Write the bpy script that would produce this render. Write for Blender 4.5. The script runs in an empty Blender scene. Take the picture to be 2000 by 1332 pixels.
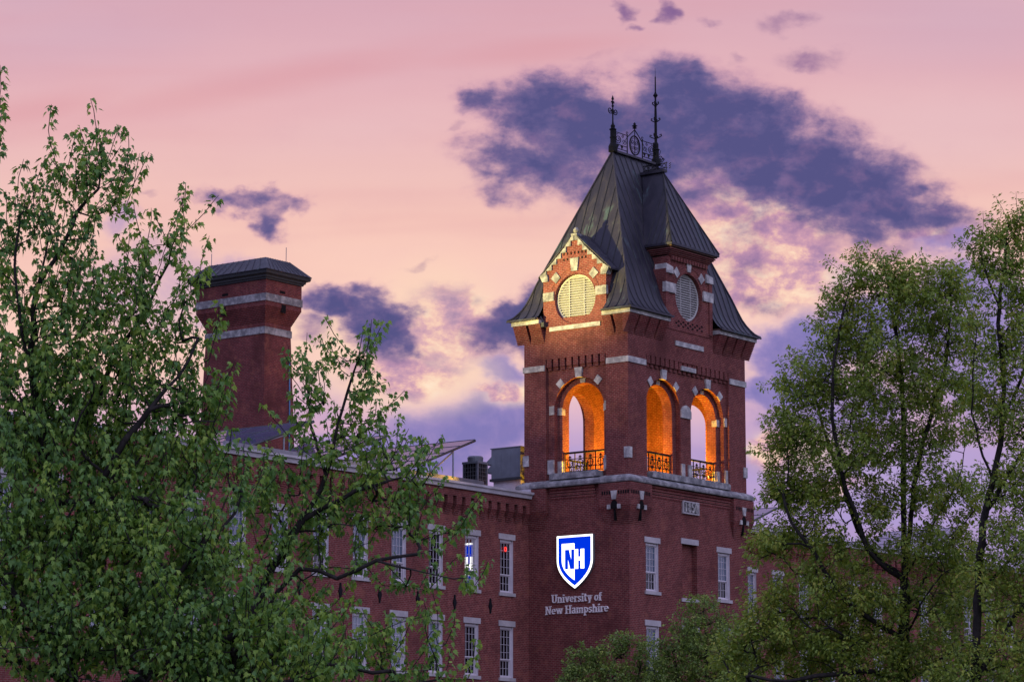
import bpy, math, random
import numpy as np
from mathutils import Vector
R = math.radians
SC = bpy.context.scene
COL = SC.collection

# ------------------------------------------------------------------ camera
F_PX = 5590.0                      # focal length in pixels of a 2000 px wide frame
PITCH, HEAD = R(9.68), R(37.1)
CAM = np.array([-102.1456, -70.8598, 1.7])
HV = np.array([math.cos(HEAD), math.sin(HEAD), 0.0])
RT = np.array([math.sin(HEAD), -math.cos(HEAD), 0.0])
FW = HV*math.cos(PITCH) + np.array([0, 0, math.sin(PITCH)])
UP = np.cross(RT, FW)
def ray(x, y): return FW + RT*(x-1000)/F_PX + UP*(666-y)/F_PX
def at(x, y, t): return CAM + t*ray(x, y)
def onx(x, y, x0): r = ray(x, y); return CAM + r*((x0-CAM[0])/r[0])
def ony(x, y, y0): r = ray(x, y); return CAM + r*((y0-CAM[1])/r[1])
cd = bpy.data.cameras.new('camera'); cam = bpy.data.objects.new('camera', cd); COL.objects.link(cam)
cd.sensor_width = 36; cd.lens = 36*F_PX/2000; cd.clip_start = 0.5; cd.clip_end = 5000
cam.location = CAM; cam.rotation_euler = (math.pi/2+PITCH, 0, HEAD-math.pi/2)
SC.camera = cam

# ------------------------------------------------------------------ exposure
SC.view_settings.view_transform = 'Standard'; SC.view_settings.look = 'None'
SC.view_settings.exposure = 0.0; SC.view_settings.gamma = 1.0

def lin(r, g, b, k=1.0):
    f = lambda c: (c/12.92 if c <= .04045 else ((c+.055)/1.055)**2.4)
    return (f(r/255)*k, f(g/255)*k, f(b/255)*k, 1)

# ------------------------------------------------------------------ node helper
class NT:
    def __init__(s, tree): s.t = tree
    def node(s, typ, **kw):
        n = s.t.nodes.new(typ)
        for k, v in kw.items(): setattr(n, k, v)
        return n
    def put(s, sock, v):
        if isinstance(v, bpy.types.NodeSocket): s.t.links.new(v, sock)
        elif v is not None: sock.default_value = v
    def math(s, op, a, b=None, c=None, clamp=False):
        n = s.node('ShaderNodeMath', operation=op, use_clamp=clamp)
        for i, v in enumerate((a, b, c)): s.put(n.inputs[i], v)
        return n.outputs[0]
    def vmath(s, op, a, b=None):
        n = s.node('ShaderNodeVectorMath', operation=op); s.put(n.inputs[0], a)
        if op == 'SCALE': s.put(n.inputs['Scale'], b)
        elif b is not None: s.put(n.inputs[1], b)
        return n.outputs['Value'] if op in ('DOT_PRODUCT', 'LENGTH') else n.outputs[0]
    def mix(s, f, a, b, blend='MIX'):
        n = s.node('ShaderNodeMix', data_type='RGBA', blend_type=blend)
        s.put(n.inputs[0], f); s.put(n.inputs[6], a); s.put(n.inputs[7], b); return n.outputs[2]
    def noise(s, vec, scale, detail=4, rough=.55, dist=0.0, dim='3D'):
        n = s.node('ShaderNodeTexNoise', noise_dimensions=dim); s.put(n.inputs['Vector'], vec)
        n.inputs['Scale'].default_value = scale; n.inputs['Detail'].default_value = detail
        n.inputs['Roughness'].default_value = rough; n.inputs['Distortion'].default_value = dist
        return n
    def ramp(s, f, stops, interp='LINEAR'):
        n = s.node('ShaderNodeValToRGB'); cr = n.color_ramp; cr.interpolation = interp
        while len(cr.elements) < len(stops): cr.elements.new(.5)
        for e, (p, c) in zip(cr.elements, stops): e.position = p; e.color = c
        s.put(n.inputs[0], f); return n.outputs[0]
    def smooth(s, v, a, b, lo=0.0, hi=1.0, kind='SMOOTHSTEP'):
        n = s.node('ShaderNodeMapRange', interpolation_type=kind)
        s.put(n.inputs[0], v)
        for i, q in enumerate((a, b, lo, hi)): n.inputs[i+1].default_value = q
        return n.outputs[0]

# ------------------------------------------------------------------ sky (world at infinity, laid out by compass direction)
def build_world():
    w = bpy.data.worlds.new('World'); SC.world = w; w.use_nodes = True
    T = NT(w.node_tree); w.node_tree.nodes.clear()
    out = T.node('ShaderNodeOutputWorld'); bg = T.node('ShaderNodeBackground')
    tc = T.node('ShaderNodeTexCoord')
    d = T.vmath('NORMALIZE', tc.outputs['Generated'])
    fwd = T.vmath('DOT_PRODUCT', d, tuple(HV)); rgt = T.vmath('DOT_PRODUCT', d, tuple(RT))
    sep = T.node('ShaderNodeSeparateXYZ'); T.put(sep.inputs[0], d); zz = sep.outputs[2]
    fs = T.math('MAXIMUM', fwd, .15)
    K = F_PX/100.0                                   # 1 unit = about 1 degree of sky
    su = T.math('MULTIPLY', T.math('DIVIDE', rgt, fs), K)
    sv = T.math('MULTIPLY', T.math('DIVIDE', zz, fs), K)
    cb = T.node('ShaderNodeCombineXYZ'); T.put(cb.inputs[0], su); T.put(cb.inputs[1], sv)
    P = cb.outputs[0]
    def sk(x, y):
        r = ray(x, y); h = r@HV; return (float(r@RT/h*K), float(r[2]/h*K))
    # wind-warped coordinates
    ms = T.node('ShaderNodeMapping'); T.put(ms.inputs[0], P); ms.inputs['Rotation'].default_value = (0, 0, R(8)); ms.inputs['Scale'].default_value = (.85, 1.2, 1)
    PS = ms.outputs[0]
    n1 = T.noise(PS, .6, 4, .55); n2 = T.noise(PS, 2.4, 5, .6)
    w1 = T.vmath('SCALE', T.vmath('SUBTRACT', n1.outputs['Color'], (.5, .5, .5)), 1.25)
    w2 = T.vmath('SCALE', T.vmath('SUBTRACT', n2.outputs['Color'], (.5, .5, .5)), .42)
    Q = T.vmath('ADD', T.vmath('ADD', P, w1), w2)
    def field(blobs, inner=.35, outer=1.25, src=None, grow=1.0):
        acc = None
        for b in blobs:
            x, y, rx, ry = b[:4]; a = b[4] if len(b) > 4 else 0; wt = b[5] if len(b) > 5 else 1.0
            m = T.node('ShaderNodeMapping', vector_type='TEXTURE'); 
            if acc is None: T.put(m.inputs[0], src or Q)
            else:                                     # evaluated one after the other (shader stack)
                q = T.node('ShaderNodeVectorMath', operation='MULTIPLY_ADD'); T.put(q.inputs[0], acc); q.inputs[1].default_value = (1e-6, 1e-6, 1e-6); T.put(q.inputs[2], src or Q); T.put(m.inputs[0], q.outputs[0])
            cx, cy = sk(x, y); m.inputs['Location'].default_value = (cx, cy, 0)
            m.inputs['Rotation'].default_value = (0, 0, R(-a)); m.inputs['Scale'].default_value = (rx*grow/100, ry*grow/100, 1)
            fl = T.node('ShaderNodeVectorMath', operation='MULTIPLY'); T.put(fl.inputs[0], m.outputs[0]); fl.inputs[1].default_value = (1, 1, 0)
            v = T.smooth(T.vmath('LENGTH', fl.outputs[0]), inner, outer, wt, 0)
            acc = v if acc is None else T.math('SMOOTH_MAX', acc, v, .12)
        return acc
    # clear-sky gradient by elevation
    def tpos(y): return (sk(1000, 1400)[1], sk(1000, 0)[1], sk(1000, y)[1])
    lo, hi, _ = tpos(0)
    tv = T.math('DIVIDE', T.math('SUBTRACT', sv, lo), hi-lo)
    tv = T.math('ADD', tv, T.math('MULTIPLY', T.math('SUBTRACT', n1.outputs[0], .5), .03), clamp=True)
    gp = lambda y: (sk(1000, y)[1]-lo)/(hi-lo)
    G = [(1400, (150, 140, 205)), (1000, (160, 150, 214)), (880, (178, 158, 212)), (800, (226, 184, 202)), (730, (250, 208, 194)),
         (620, (255, 212, 194)), (520, (252, 206, 190)), (430, (247, 199, 187)), (330, (238, 191, 188)), (230, (231, 180, 186)),
         (120, (224, 175, 187)), (0, (215, 168, 185))]
    col = T.ramp(tv, [(gp(y), lin(*c)) for y, c in G])
    # long faint rosy streaks, rising to the right
    m = T.node('ShaderNodeMapping'); T.put(m.inputs[0], P); m.inputs['Rotation'].default_value = (0, 0, R(-11)); m.inputs['Scale'].default_value = (.09, .75, 1)
    st = T.noise(m.outputs[0], 1.0, 3, .5, .3)
    col = T.mix(T.math('MULTIPLY', T.smooth(st.outputs[0], .45, .72), .30), col, lin(220, 154, 164))
    col = T.mix(T.math('MULTIPLY', T.smooth(st.outputs[0], .5, .25), .25), col, lin(240, 196, 196))
    rosy = field([(500, 165, 520, 45, -11), (1050, 95, 300, 35, -5), (80, 215, 220, 40, -10)], .0, 1.3, P)
    col = T.mix(T.math('MULTIPLY', rosy, .42), col, lin(217, 145, 156))
    cor = field([(1900, 40, 420, 130, 0), (150, 70, 420, 90, -8, .8), (30, 10, 200, 50, 0, .7)], .0, 1.3, P)
    col = T.mix(T.math('MULTIPLY', cor, .55), col, lin(207, 170, 192))
    pale = field([(1850, 250, 420, 110, 0), (700, 250, 300, 60, -8, .5)], .0, 1.3, P)
    col = T.mix(T.math('MULTIPLY', pale, .5), col, lin(232, 196, 202))
    # lavender bank low in the sky
    bank = field([(300, 560, 230, 130, 0, .45), (430, 560, 70, 95, 0, .7), (230, 430, 50, 45, 0, .5), (600, 790, 120, 60, 0, .4), (860, 850, 170, 70, 0, .9), (800, 890, 260, 60, 0, .9), (960, 840, 130, 80, 0, .95), (980, 730, 70, 40, 15, .85), (1010, 800, 60, 40, 0, .85),
                  (1560, 690, 140, 95, 0, 1), (1700, 640, 260, 70, -8, .95), (1900, 560, 170, 90, 0, .8), (1950, 700, 300, 200, 0, .8), (1520, 760, 130, 60, 0, .9), (1620, 800, 240, 120, 0, .75), (1050, 1000, 700, 120, 0, .6), (1500, 900, 200, 40, 0, .55), (1840, 470, 110, 40, -8, .75), (1640, 540, 120, 55, 0, .55)], .3, 1.3)
    tex = T.math('MULTIPLY', T.math('SUBTRACT', T.noise(P, 1.6, 6, .6, .4).outputs[0], .5), .9)
    bankd = T.math('MULTIPLY', bank, T.math('ADD', tex, 1.0), clamp=True)
    col = T.mix(T.smooth(bankd, .06, .85), col, T.ramp(T.smooth(bankd, .3, 1.0, kind='LINEAR'), [(0, lin(184, 152, 200)), (.5, lin(152, 134, 194)), (1, lin(119, 114, 182))]))
    glow = field([(850, 640, 150, 150, 0), (800, 735, 210, 90, 0), (1000, 770, 90, 30, 0, .8), (640, 640, 120, 60, 0, .7), (1560, 880, 130, 60, 0, .7), (1500, 560, 120, 60, 20, .6)], .0, 1.3, P)
    col = T.mix(T.math('MULTIPLY', glow, .92), col, lin(255, 221, 190))
    # mottled bright clouds
    mot = field([(1500, 470, 210, 150, 30), (1420, 400, 120, 60, 20), (1450, 560, 110, 60, 0), (780, 730, 150, 60, 0, .9), (880, 640, 110, 110, 0, .75), (1510, 880, 60, 45, 0, 1), (1590, 950, 120, 25, 0, .8), (1000, 768, 90, 16, -5, .9), (1800, 455, 90, 16, -8, .9), (1700, 500, 110, 40, 0, .6)], .25, 1.3)
    mn = T.noise(PS, 1.35, 7, .62, .15).outputs[0]
    mcol = T.ramp(mn, [(.31, lin(142, 114, 164)), (.40, lin(178, 138, 174)), (.47, lin(212, 162, 180)), (.53, lin(244, 197, 183)), (.60, lin(255, 222, 194)), (.70, lin(255, 234, 208))])
    col = T.mix(T.math('MULTIPLY', T.smooth(mot, .1, .9), .92), col, mcol)
    # light mauve wisps
    wis = field([(1300, 18, 34, 36, 30), (1215, 22, 30, 34, 40, .9), (1240, 55, 25, 14, 0, .8), (1380, 48, 40, 18, 0, .6), (1550, 45, 80, 26, 0, .6), (1590, 120, 90, 38, 10, .7), (1440, 118, 35, 20, 0, .5), (1170, 100, 70, 14, 0, .4),
                 (355, 396, 26, 16, 0, .8), (290, 380, 40, 12, 0, .45), (330, 520, 60, 18, 0, .35), (815, 520, 50, 16, -15, .5), (880, 580, 60, 18, 0, .5), (900, 262, 30, 14, 0, .5), (1210, 185, 90, 30, 0, .4), (1800, 330, 60, 30, 20, .35), (600, 640, 50, 40, 0, .6)], .15, 1.3)
    wd = T.math('MULTIPLY', wis, T.math('MULTIPLY', mn, 1.75))
    col = T.mix(T.smooth(wd, .12, 1.05), col, lin(136, 102, 150))
    # the dark violet clouds
    dark = field([(1090, 210, 150, 75, 0), (945, 205, 55, 36, 0, .75), (1200, 260, 200, 110, 5), (1320, 190, 90, 70, 10), (1400, 260, 190, 110, 15), (1310, 310, 210, 80, 0, .9), (1500, 315, 190, 95, 22), (1620, 350, 170, 100, 22), (1720, 390, 140, 75, 20), (1835, 422, 95, 34, 8, .8), (1690, 430, 150, 50, 10, .75), (1350, 365, 170, 60, 20, .62), (1440, 440, 90, 60, 40, .4),
                  (1050, 335, 150, 52, 8, .8), (985, 385, 60, 42, 0, .55), (1150, 335, 110, 70, 0, .75), (1430, 500, 60, 40, 0, .4), (1390, 560, 50, 30, 0, .35), (1480, 590, 60, 26, 0, .4), (1020, 275, 90, 40, 0, .35),
                  (495, 386, 72, 24, 4, .8), (532, 418, 30, 38, 20, .7), (420, 383, 44, 14, 0, .4), (580, 398, 34, 16, 0, .5),
                  (740, 642, 88, 46, 26), (690, 600, 80, 36, 12, .95), (800, 668, 42, 22, 25, .85), (630, 590, 50, 22, 0, .6), (712, 572, 44, 22, 0, .7), (620, 650, 40, 34, 0, .45),
                  (972, 650, 80, 44, 0), (990, 606, 50, 36, 0, .95), (1050, 625, 90, 60, 0), (700, 740, 30, 30, 0, .35)], .2, 1.5, None, 1.2)
    dt = T.math('MULTIPLY', T.math('SUBTRACT', T.noise(PS, 1.1, 8, .62, .12).outputs[0], .47), 1.5)
    dd = T.math('ADD', dark, T.math('MULTIPLY', dt, T.smooth(dark, .0, .35, kind='LINEAR')), clamp=True)
    dcol = T.ramp(dd, [(.1, lin(214, 156, 176)), (.32, lin(182, 134, 168)), (.55, lin(144, 114, 158)), (.76, lin(114, 100, 146)), (.92, lin(96, 90, 139)), (1, lin(86, 84, 134))])
    inner = T.noise(PS, 1.7, 6, .6, .2).outputs[0]                 # thinner places where the pink shows through
    dcol = T.mix(T.math('MULTIPLY', T.smooth(inner, .48, .76), .42), dcol, lin(158, 120, 160))
    col = T.mix(T.smooth(dd, .05, .85), col, dcol)
    # the rest of the dome: dusk sky away from the sunset
    sky = T.node('ShaderNodeTexSky', sky_type='NISHITA', sun_disc=False); sky.sun_elevation = R(1.5); sky.sun_rotation = math.pi/2-HEAD
    rear = T.ramp(T.math('ADD', T.math('MULTIPLY', zz, .5), .5), [(.3, (.02, .022, .03, 1)), (.49, (.06, .055, .08, 1)), (.52, (.64, .57, .94, 1)), (.7, (.58, .58, 1.04, 1)), (1, (.58, .60, 1.06, 1))])
    rear = T.mix(.04, rear, sky.outputs[0])
    fm = T.math('MULTIPLY', T.smooth(fwd, .55, .9), T.smooth(zz, -.02, .03))
    fm = T.math('MULTIPLY', fm, T.smooth(zz, .62, .36))
    bg2 = T.node('ShaderNodeBackground'); T.put(bg.inputs[0], rear); T.put(bg2.inputs[0], col)
    mx = T.node('ShaderNodeMixShader'); T.put(mx.inputs[0], fm); T.put(mx.inputs[1], bg.outputs[0]); T.put(mx.inputs[2], bg2.outputs[0])
    T.t.links.new(mx.outputs[0], out.inputs[0])
    w.cycles.sampling_method = 'MANUAL'; w.cycles.sample_map_resolution = 256
build_world()

# ------------------------------------------------------------------ last light of the dusk sky, soft, from behind the camera
sl = bpy.data.lights.new('sun', 'SUN'); sl.energy = .7; sl.angle = R(40); sl.color = (.78, .80, 1.0)
so = bpy.data.objects.new('sun', sl); COL.objects.link(so)
so.rotation_euler = Vector((.35, .75, -.55)).to_track_quat('-Z', 'Y').to_euler()

# ------------------------------------------------------------------ materials
MATS = {}
def mat(name):
    m = bpy.data.materials.new(name); m.use_nodes = True; m.node_tree.nodes.clear()
    T = NT(m.node_tree); o = T.node('ShaderNodeOutputMaterial'); MATS[name] = m
    return m, T, o
def bsdf(T, o, color, rough=.7, metal=0.0, spec=.3, normal=None):
    b = T.node('ShaderNodeBsdfPrincipled'); T.put(b.inputs['Base Color'], color); T.put(b.inputs['Roughness'], rough)
    b.inputs['Metallic'].default_value = metal; b.inputs['Specular IOR Level'].default_value = spec
    if normal is not None: T.put(b.inputs['Normal'], normal)
    T.t.links.new(b.outputs[0], o.inputs[0]); return b
def bump(T, h, s=.4, d=.02):
    n = T.node('ShaderNodeBump'); n.inputs['Strength'].default_value = s; n.inputs['Distance'].default_value = d
    T.put(n.inputs['Height'], h); return n.outputs[0]
def wallcoord(T):
    """metres along the wall and up it, for walls that run along x or y"""
    g = T.node('ShaderNodeNewGeometry'); s = T.node('ShaderNodeSeparateXYZ'); T.put(s.inputs[0], g.outputs['Position'])
    n = T.node('ShaderNodeSeparateXYZ'); T.put(n.inputs[0], g.outputs['True Normal'])
    f = T.math('GREATER_THAN', T.math('ABSOLUTE', n.outputs[0]), T.math('ABSOLUTE', n.outputs[1]))
    u = T.math('ADD', T.math('MULTIPLY', s.outputs[0], T.math('SUBTRACT', 1.0, f)), T.math('MULTIPLY', s.outputs[1], f))
    c = T.node('ShaderNodeCombineXYZ'); T.put(c.inputs[0], u); T.put(c.inputs[1], s.outputs[2])
    return c.outputs[0], g.outputs['Position']
def brick_mat(name, c1, c2, mortar, stain=.5, course=.078):
    m, T, o = mat(name); uv, pos = wallcoord(T)
    b = T.node('ShaderNodeTexBrick'); T.put(b.inputs['Vector'], uv)
    b.inputs['Color1'].default_value = (*c1, 1); b.inputs['Color2'].default_value = (*c2, 1); b.inputs['Mortar'].default_value = (*mortar, 1)
    b.inputs['Scale'].default_value = 1; b.inputs['Mortar Size'].default_value = .012; b.inputs['Mortar Smooth'].default_value = .2
    b.inputs['Bias'].default_value = -.2; b.inputs['Brick Width'].default_value = .21; b.inputs['Row Height'].default_value = course
    # single bricks fired darker or paler, soot and rain streaks
    n = T.noise(pos, 5.0, 3, .7); c = T.mix(T.smooth(n.outputs[0], .35, .7), T.mix(.42, b.outputs[0], (.035, .014, .016, 1)), b.outputs[0])
    n2 = T.noise(pos, .55, 5, .6); c = T.mix(T.math('MULTIPLY', T.smooth(n2.outputs[0], .44, .72), stain), c, (.065, .022, .022, 1))
    n5 = T.noise(pos, 1.7, 4, .65); c = T.mix(T.math('MULTIPLY', T.smooth(n5.outputs[0], .52, .74), .5), c, (.27, .10, .07, 1))
    mp = T.node('ShaderNodeMapping'); T.put(mp.inputs[0], uv); mp.inputs['Scale'].default_value = (2.2, .16, 1)
    n3 = T.noise(mp.outputs[0], 1.0, 4, .65); c = T.mix(T.math('MULTIPLY', T.smooth(n3.outputs[0], .55, .8), .35), c, (.25, .085, .07, 1))
    n4 = T.noise(pos, 26, 2, .7); c = T.mix(T.smooth(n4.outputs[0], .68, .76, 0, .45), c, (.34, .20, .17, 1))
    bsdf(T, o, c, .9, 0, .06, bump(T, b.outputs['Fac'], -.5, .012)); return m
def stone_mat(name, col, dark, sc=3.0):
    m, T, o = mat(name); uv, pos = wallcoord(T)
    n = T.noise(pos, sc, 6, .65); n2 = T.noise(pos, 22, 3, .7)
    c = T.mix(T.smooth(n.outputs[0], .38, .68), (*dark, 1), (*col, 1)); c = T.mix(T.smooth(n2.outputs[0], .5, .75, 0, .4), c, (*[v*.55 for v in dark], 1))
    bsdf(T, o, c, .8, 0, .25, bump(T, n.outputs[0], .6, .06)); return m
def plain_mat(name, col, rough=.6, metal=0.0, spec=.35, var=.25, sc=4.0, b=.1):
    m, T, o = mat(name); g = T.node('ShaderNodeNewGeometry'); n = T.noise(g.outputs['Position'], sc, 5, .6)
    c = T.mix(T.smooth(n.outputs[0], .35, .75, 0, 1), (*[v*(1-var) for v in col], 1), (*col, 1))
    bsdf(T, o, c, rough, metal, spec, bump(T, n.outputs[0], b, .02)); return m
BRICK = brick_mat('tower_brick', (.200, .042, .040), (.150, .030, .031), (.25, .135, .12), .65)
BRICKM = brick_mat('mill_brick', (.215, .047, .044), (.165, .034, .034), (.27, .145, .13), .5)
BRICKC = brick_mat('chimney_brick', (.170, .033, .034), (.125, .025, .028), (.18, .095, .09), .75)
STONE = stone_mat('granite', (.54, .51, .49), (.27, .255, .26))
WSTONE = stone_mat('weathered_granite', (.36, .345, .35), (.14, .135, .145), 2.8)
LINTEL = stone_mat('granite_lintel', (.46, .42, .435), (.35, .32, .335), 1.5)
def copper_mat():
    m, T, o = mat('weathered_copper'); g = T.node('ShaderNodeNewGeometry')
    mp = T.node('ShaderNodeMapping'); T.put(mp.inputs[0], g.outputs['Position']); mp.inputs['Scale'].default_value = (1.6, 1.6, .35)
    n = T.noise(mp.outputs[0], 1.5, 6, .65, .3); n2 = T.noise(g.outputs['Position'], .55, 3, .6)
    c = T.ramp(n.outputs[0], [(.3, (.015, .014, .022, 1)), (.5, (.025, .0225, .034, 1)), (.66, (.042, .036, .046, 1))])
    pat = T.math('MULTIPLY', T.smooth(n.outputs[0], .52, .7), T.smooth(n2.outputs[0], .45, .65))
    c = T.mix(T.math('MULTIPLY', pat, .6), c, (.06, .13, .14, 1))
    n3 = T.noise(g.outputs['Position'], 18, 3, .7); c = T.mix(T.smooth(n3.outputs[0], .68, .76, 0, .5), c, (.22, .19, .19, 1))
    bsdf(T, o, c, T.smooth(n.outputs[0], .3, .7, .36, .6), 0, .3, bump(T, n.outputs[0], .25, .02)); return m
COPPER = copper_mat()
SEAM = plain_mat('dark_roof_seam', (.010, .010, .014), .6, 0, .3)
IRON = plain_mat('black_iron', (.010, .010, .013), .7, 0, .12)
WHITE = plain_mat('white_paint', (.62, .57, .62), .5, 0, .3, .12)
CORN = plain_mat('cornice_paint', (.62, .58, .64), .5, 0, .3, .3, 1.2)
CREAM = plain_mat('louver_paint', (.42, .40, .385), .55, 0, .3, .15)
GREY = plain_mat('grey_sheet_metal', (.15, .165, .20), .5, 0, .4, .25, 2)
GALV = plain_mat('galvanised_steel', (.22, .23, .27), .4, .4, .5, .3, 3)
DARKM = plain_mat('dark_metal', (.035, .037, .045), .5, 0, .4)
ROOFM = plain_mat('flat_roof_membrane', (.22, .22, .24), .9, 0, .1, .4, .8)
BROWN = plain_mat('brown_fascia', (.11, .06, .045), .7, 0, .2, .3)
BLUEP = plain_mat('blue_pipe_paint', (.10, .24, .48), .5, 0, .3)
BLACK = plain_mat('near_black', (.010, .009, .010), .9, 0, .1)  # near-black colour, also the painted shade of niches, holes and slots
LAMPB = plain_mat('lamp_housing', (.03, .03, .03), .5)
ROPE = plain_mat('letter_paint', (.78, .72, .74), .5, 0, .3, .1)
def glass_mat(name, base, refl, tint=(1, 1, 1), fk=.8):
    m, T, o = mat(name); g = T.node('ShaderNodeNewGeometry'); n = T.noise(g.outputs['Position'], 1.3, 3, .6)
    d = T.node('ShaderNodeBsdfDiffuse'); T.put(d.inputs[0], T.mix(n.outputs[0], (*[v*.6 for v in base], 1), (*base, 1)))
    gl = T.node('ShaderNodeBsdfGlossy'); gl.inputs['Roughness'].default_value = .015; gl.inputs[0].default_value = (*tint, 1)
    T.put(gl.inputs['Normal'], bump(T, T.noise(g.outputs['Position'], 1.1, 1, .5).outputs[0], .02, .02))
    fr = T.node('ShaderNodeFresnel'); fr.inputs[0].default_value = 1.5
    f = T.math('ADD', T.math('MULTIPLY', fr.outputs[0], fk), refl, clamp=True)
    mx = T.node('ShaderNodeMixShader'); T.put(mx.inputs[0], f); T.put(mx.inputs[1], d.outputs[0]); T.put(mx.inputs[2], gl.outputs[0])
    T.t.links.new(mx.outputs[0], o.inputs[0]); return m
GLASS = glass_mat('window_glass', (.008, .009, .014), .02)
GLASSR = glass_mat('mirror_window_glass', (.008, .009, .014), .62)
SHADE = glass_mat('glass_over_roller_shade', (.075, .11, .17), .04)
CURTAIN = glass_mat('glass_over_pale_curtain', (.20, .24, .30), .04)
PANEL = glass_mat('solar_glass', (.10, .10, .17), .10, (.85, .85, 1), .62)
def emit_mat(name, col, s):
    m, T, o = mat(name); e = T.node('ShaderNodeEmission'); e.inputs[0].default_value = (*col, 1); e.inputs[1].default_value = s
    T.t.links.new(e.outputs[0], o.inputs[0]); return m
EWHITE = emit_mat('lit_white_acrylic', (1, .98, .95), 2.2)
EBLUE = emit_mat('lit_blue_acrylic', (.0, .035, .78), 1.0)
ELENS = emit_mat('sodium_lens', (1, .55, .10), 9)
ERED = emit_mat('red_lamp', (1, .04, .03), 2.0)
def leaf_mat(name, stops, trans=.35):
    m, T, o = mat(name); g = T.node('ShaderNodeNewGeometry')
    n = T.noise(g.outputs['Position'], .9, 3, .6)
    v = T.math('ADD', T.math('MULTIPLY', g.outputs['Random Per Island'], .65), T.math('MULTIPLY', T.smooth(n.outputs[0], .3, .7), .35))
    c = T.ramp(v, [(p, (*q, 1)) for p, q in stops])
    b = T.node('ShaderNodeBsdfPrincipled'); T.put(b.inputs['Base Color'], c); b.inputs['Roughness'].default_value = .55; b.inputs['Specular IOR Level'].default_value = .3
    t = T.node('ShaderNodeBsdfTranslucent'); T.put(t.inputs[0], T.mix(1.0, c, (1.0, 1.15, .6, 1), 'MULTIPLY'))
    mx = T.node('ShaderNodeMixShader'); mx.inputs[0].default_value = trans; T.put(mx.inputs[1], b.outputs[0]); T.put(mx.inputs[2], t.outputs[0])
    T.t.links.new(mx.outputs[0], o.inputs[0]); return m
LEAF_M = leaf_mat('maple_leaf', [(0, (.070, .155, .058)), (.35, (.135, .260, .068)), (.7, (.225, .350, .064)), (1, (.36, .46, .070))], .36)
LEAF_O = leaf_mat('oak_leaf', [(0, (.16, .22, .055)), (.35, (.22, .31, .065)), (.62, (.30, .37, .055)), (.86, (.36, .33, .06)), (1, (.26, .40, .12))], .36)
LEAF_P = leaf_mat('pear_leaf', [(0, (.11, .17, .06)), (.5, (.20, .285, .070)), (.8, (.30, .37, .075)), (1, (.40, .42, .09))], .38)
BARK = plain_mat('bark', (.060, .048, .044), .9, 0, .15, .5, 9, .6)
BARKD = plain_mat('dark_bark', (.040, .034, .034), .9, 0, .15, .5, 9, .6)

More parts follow.
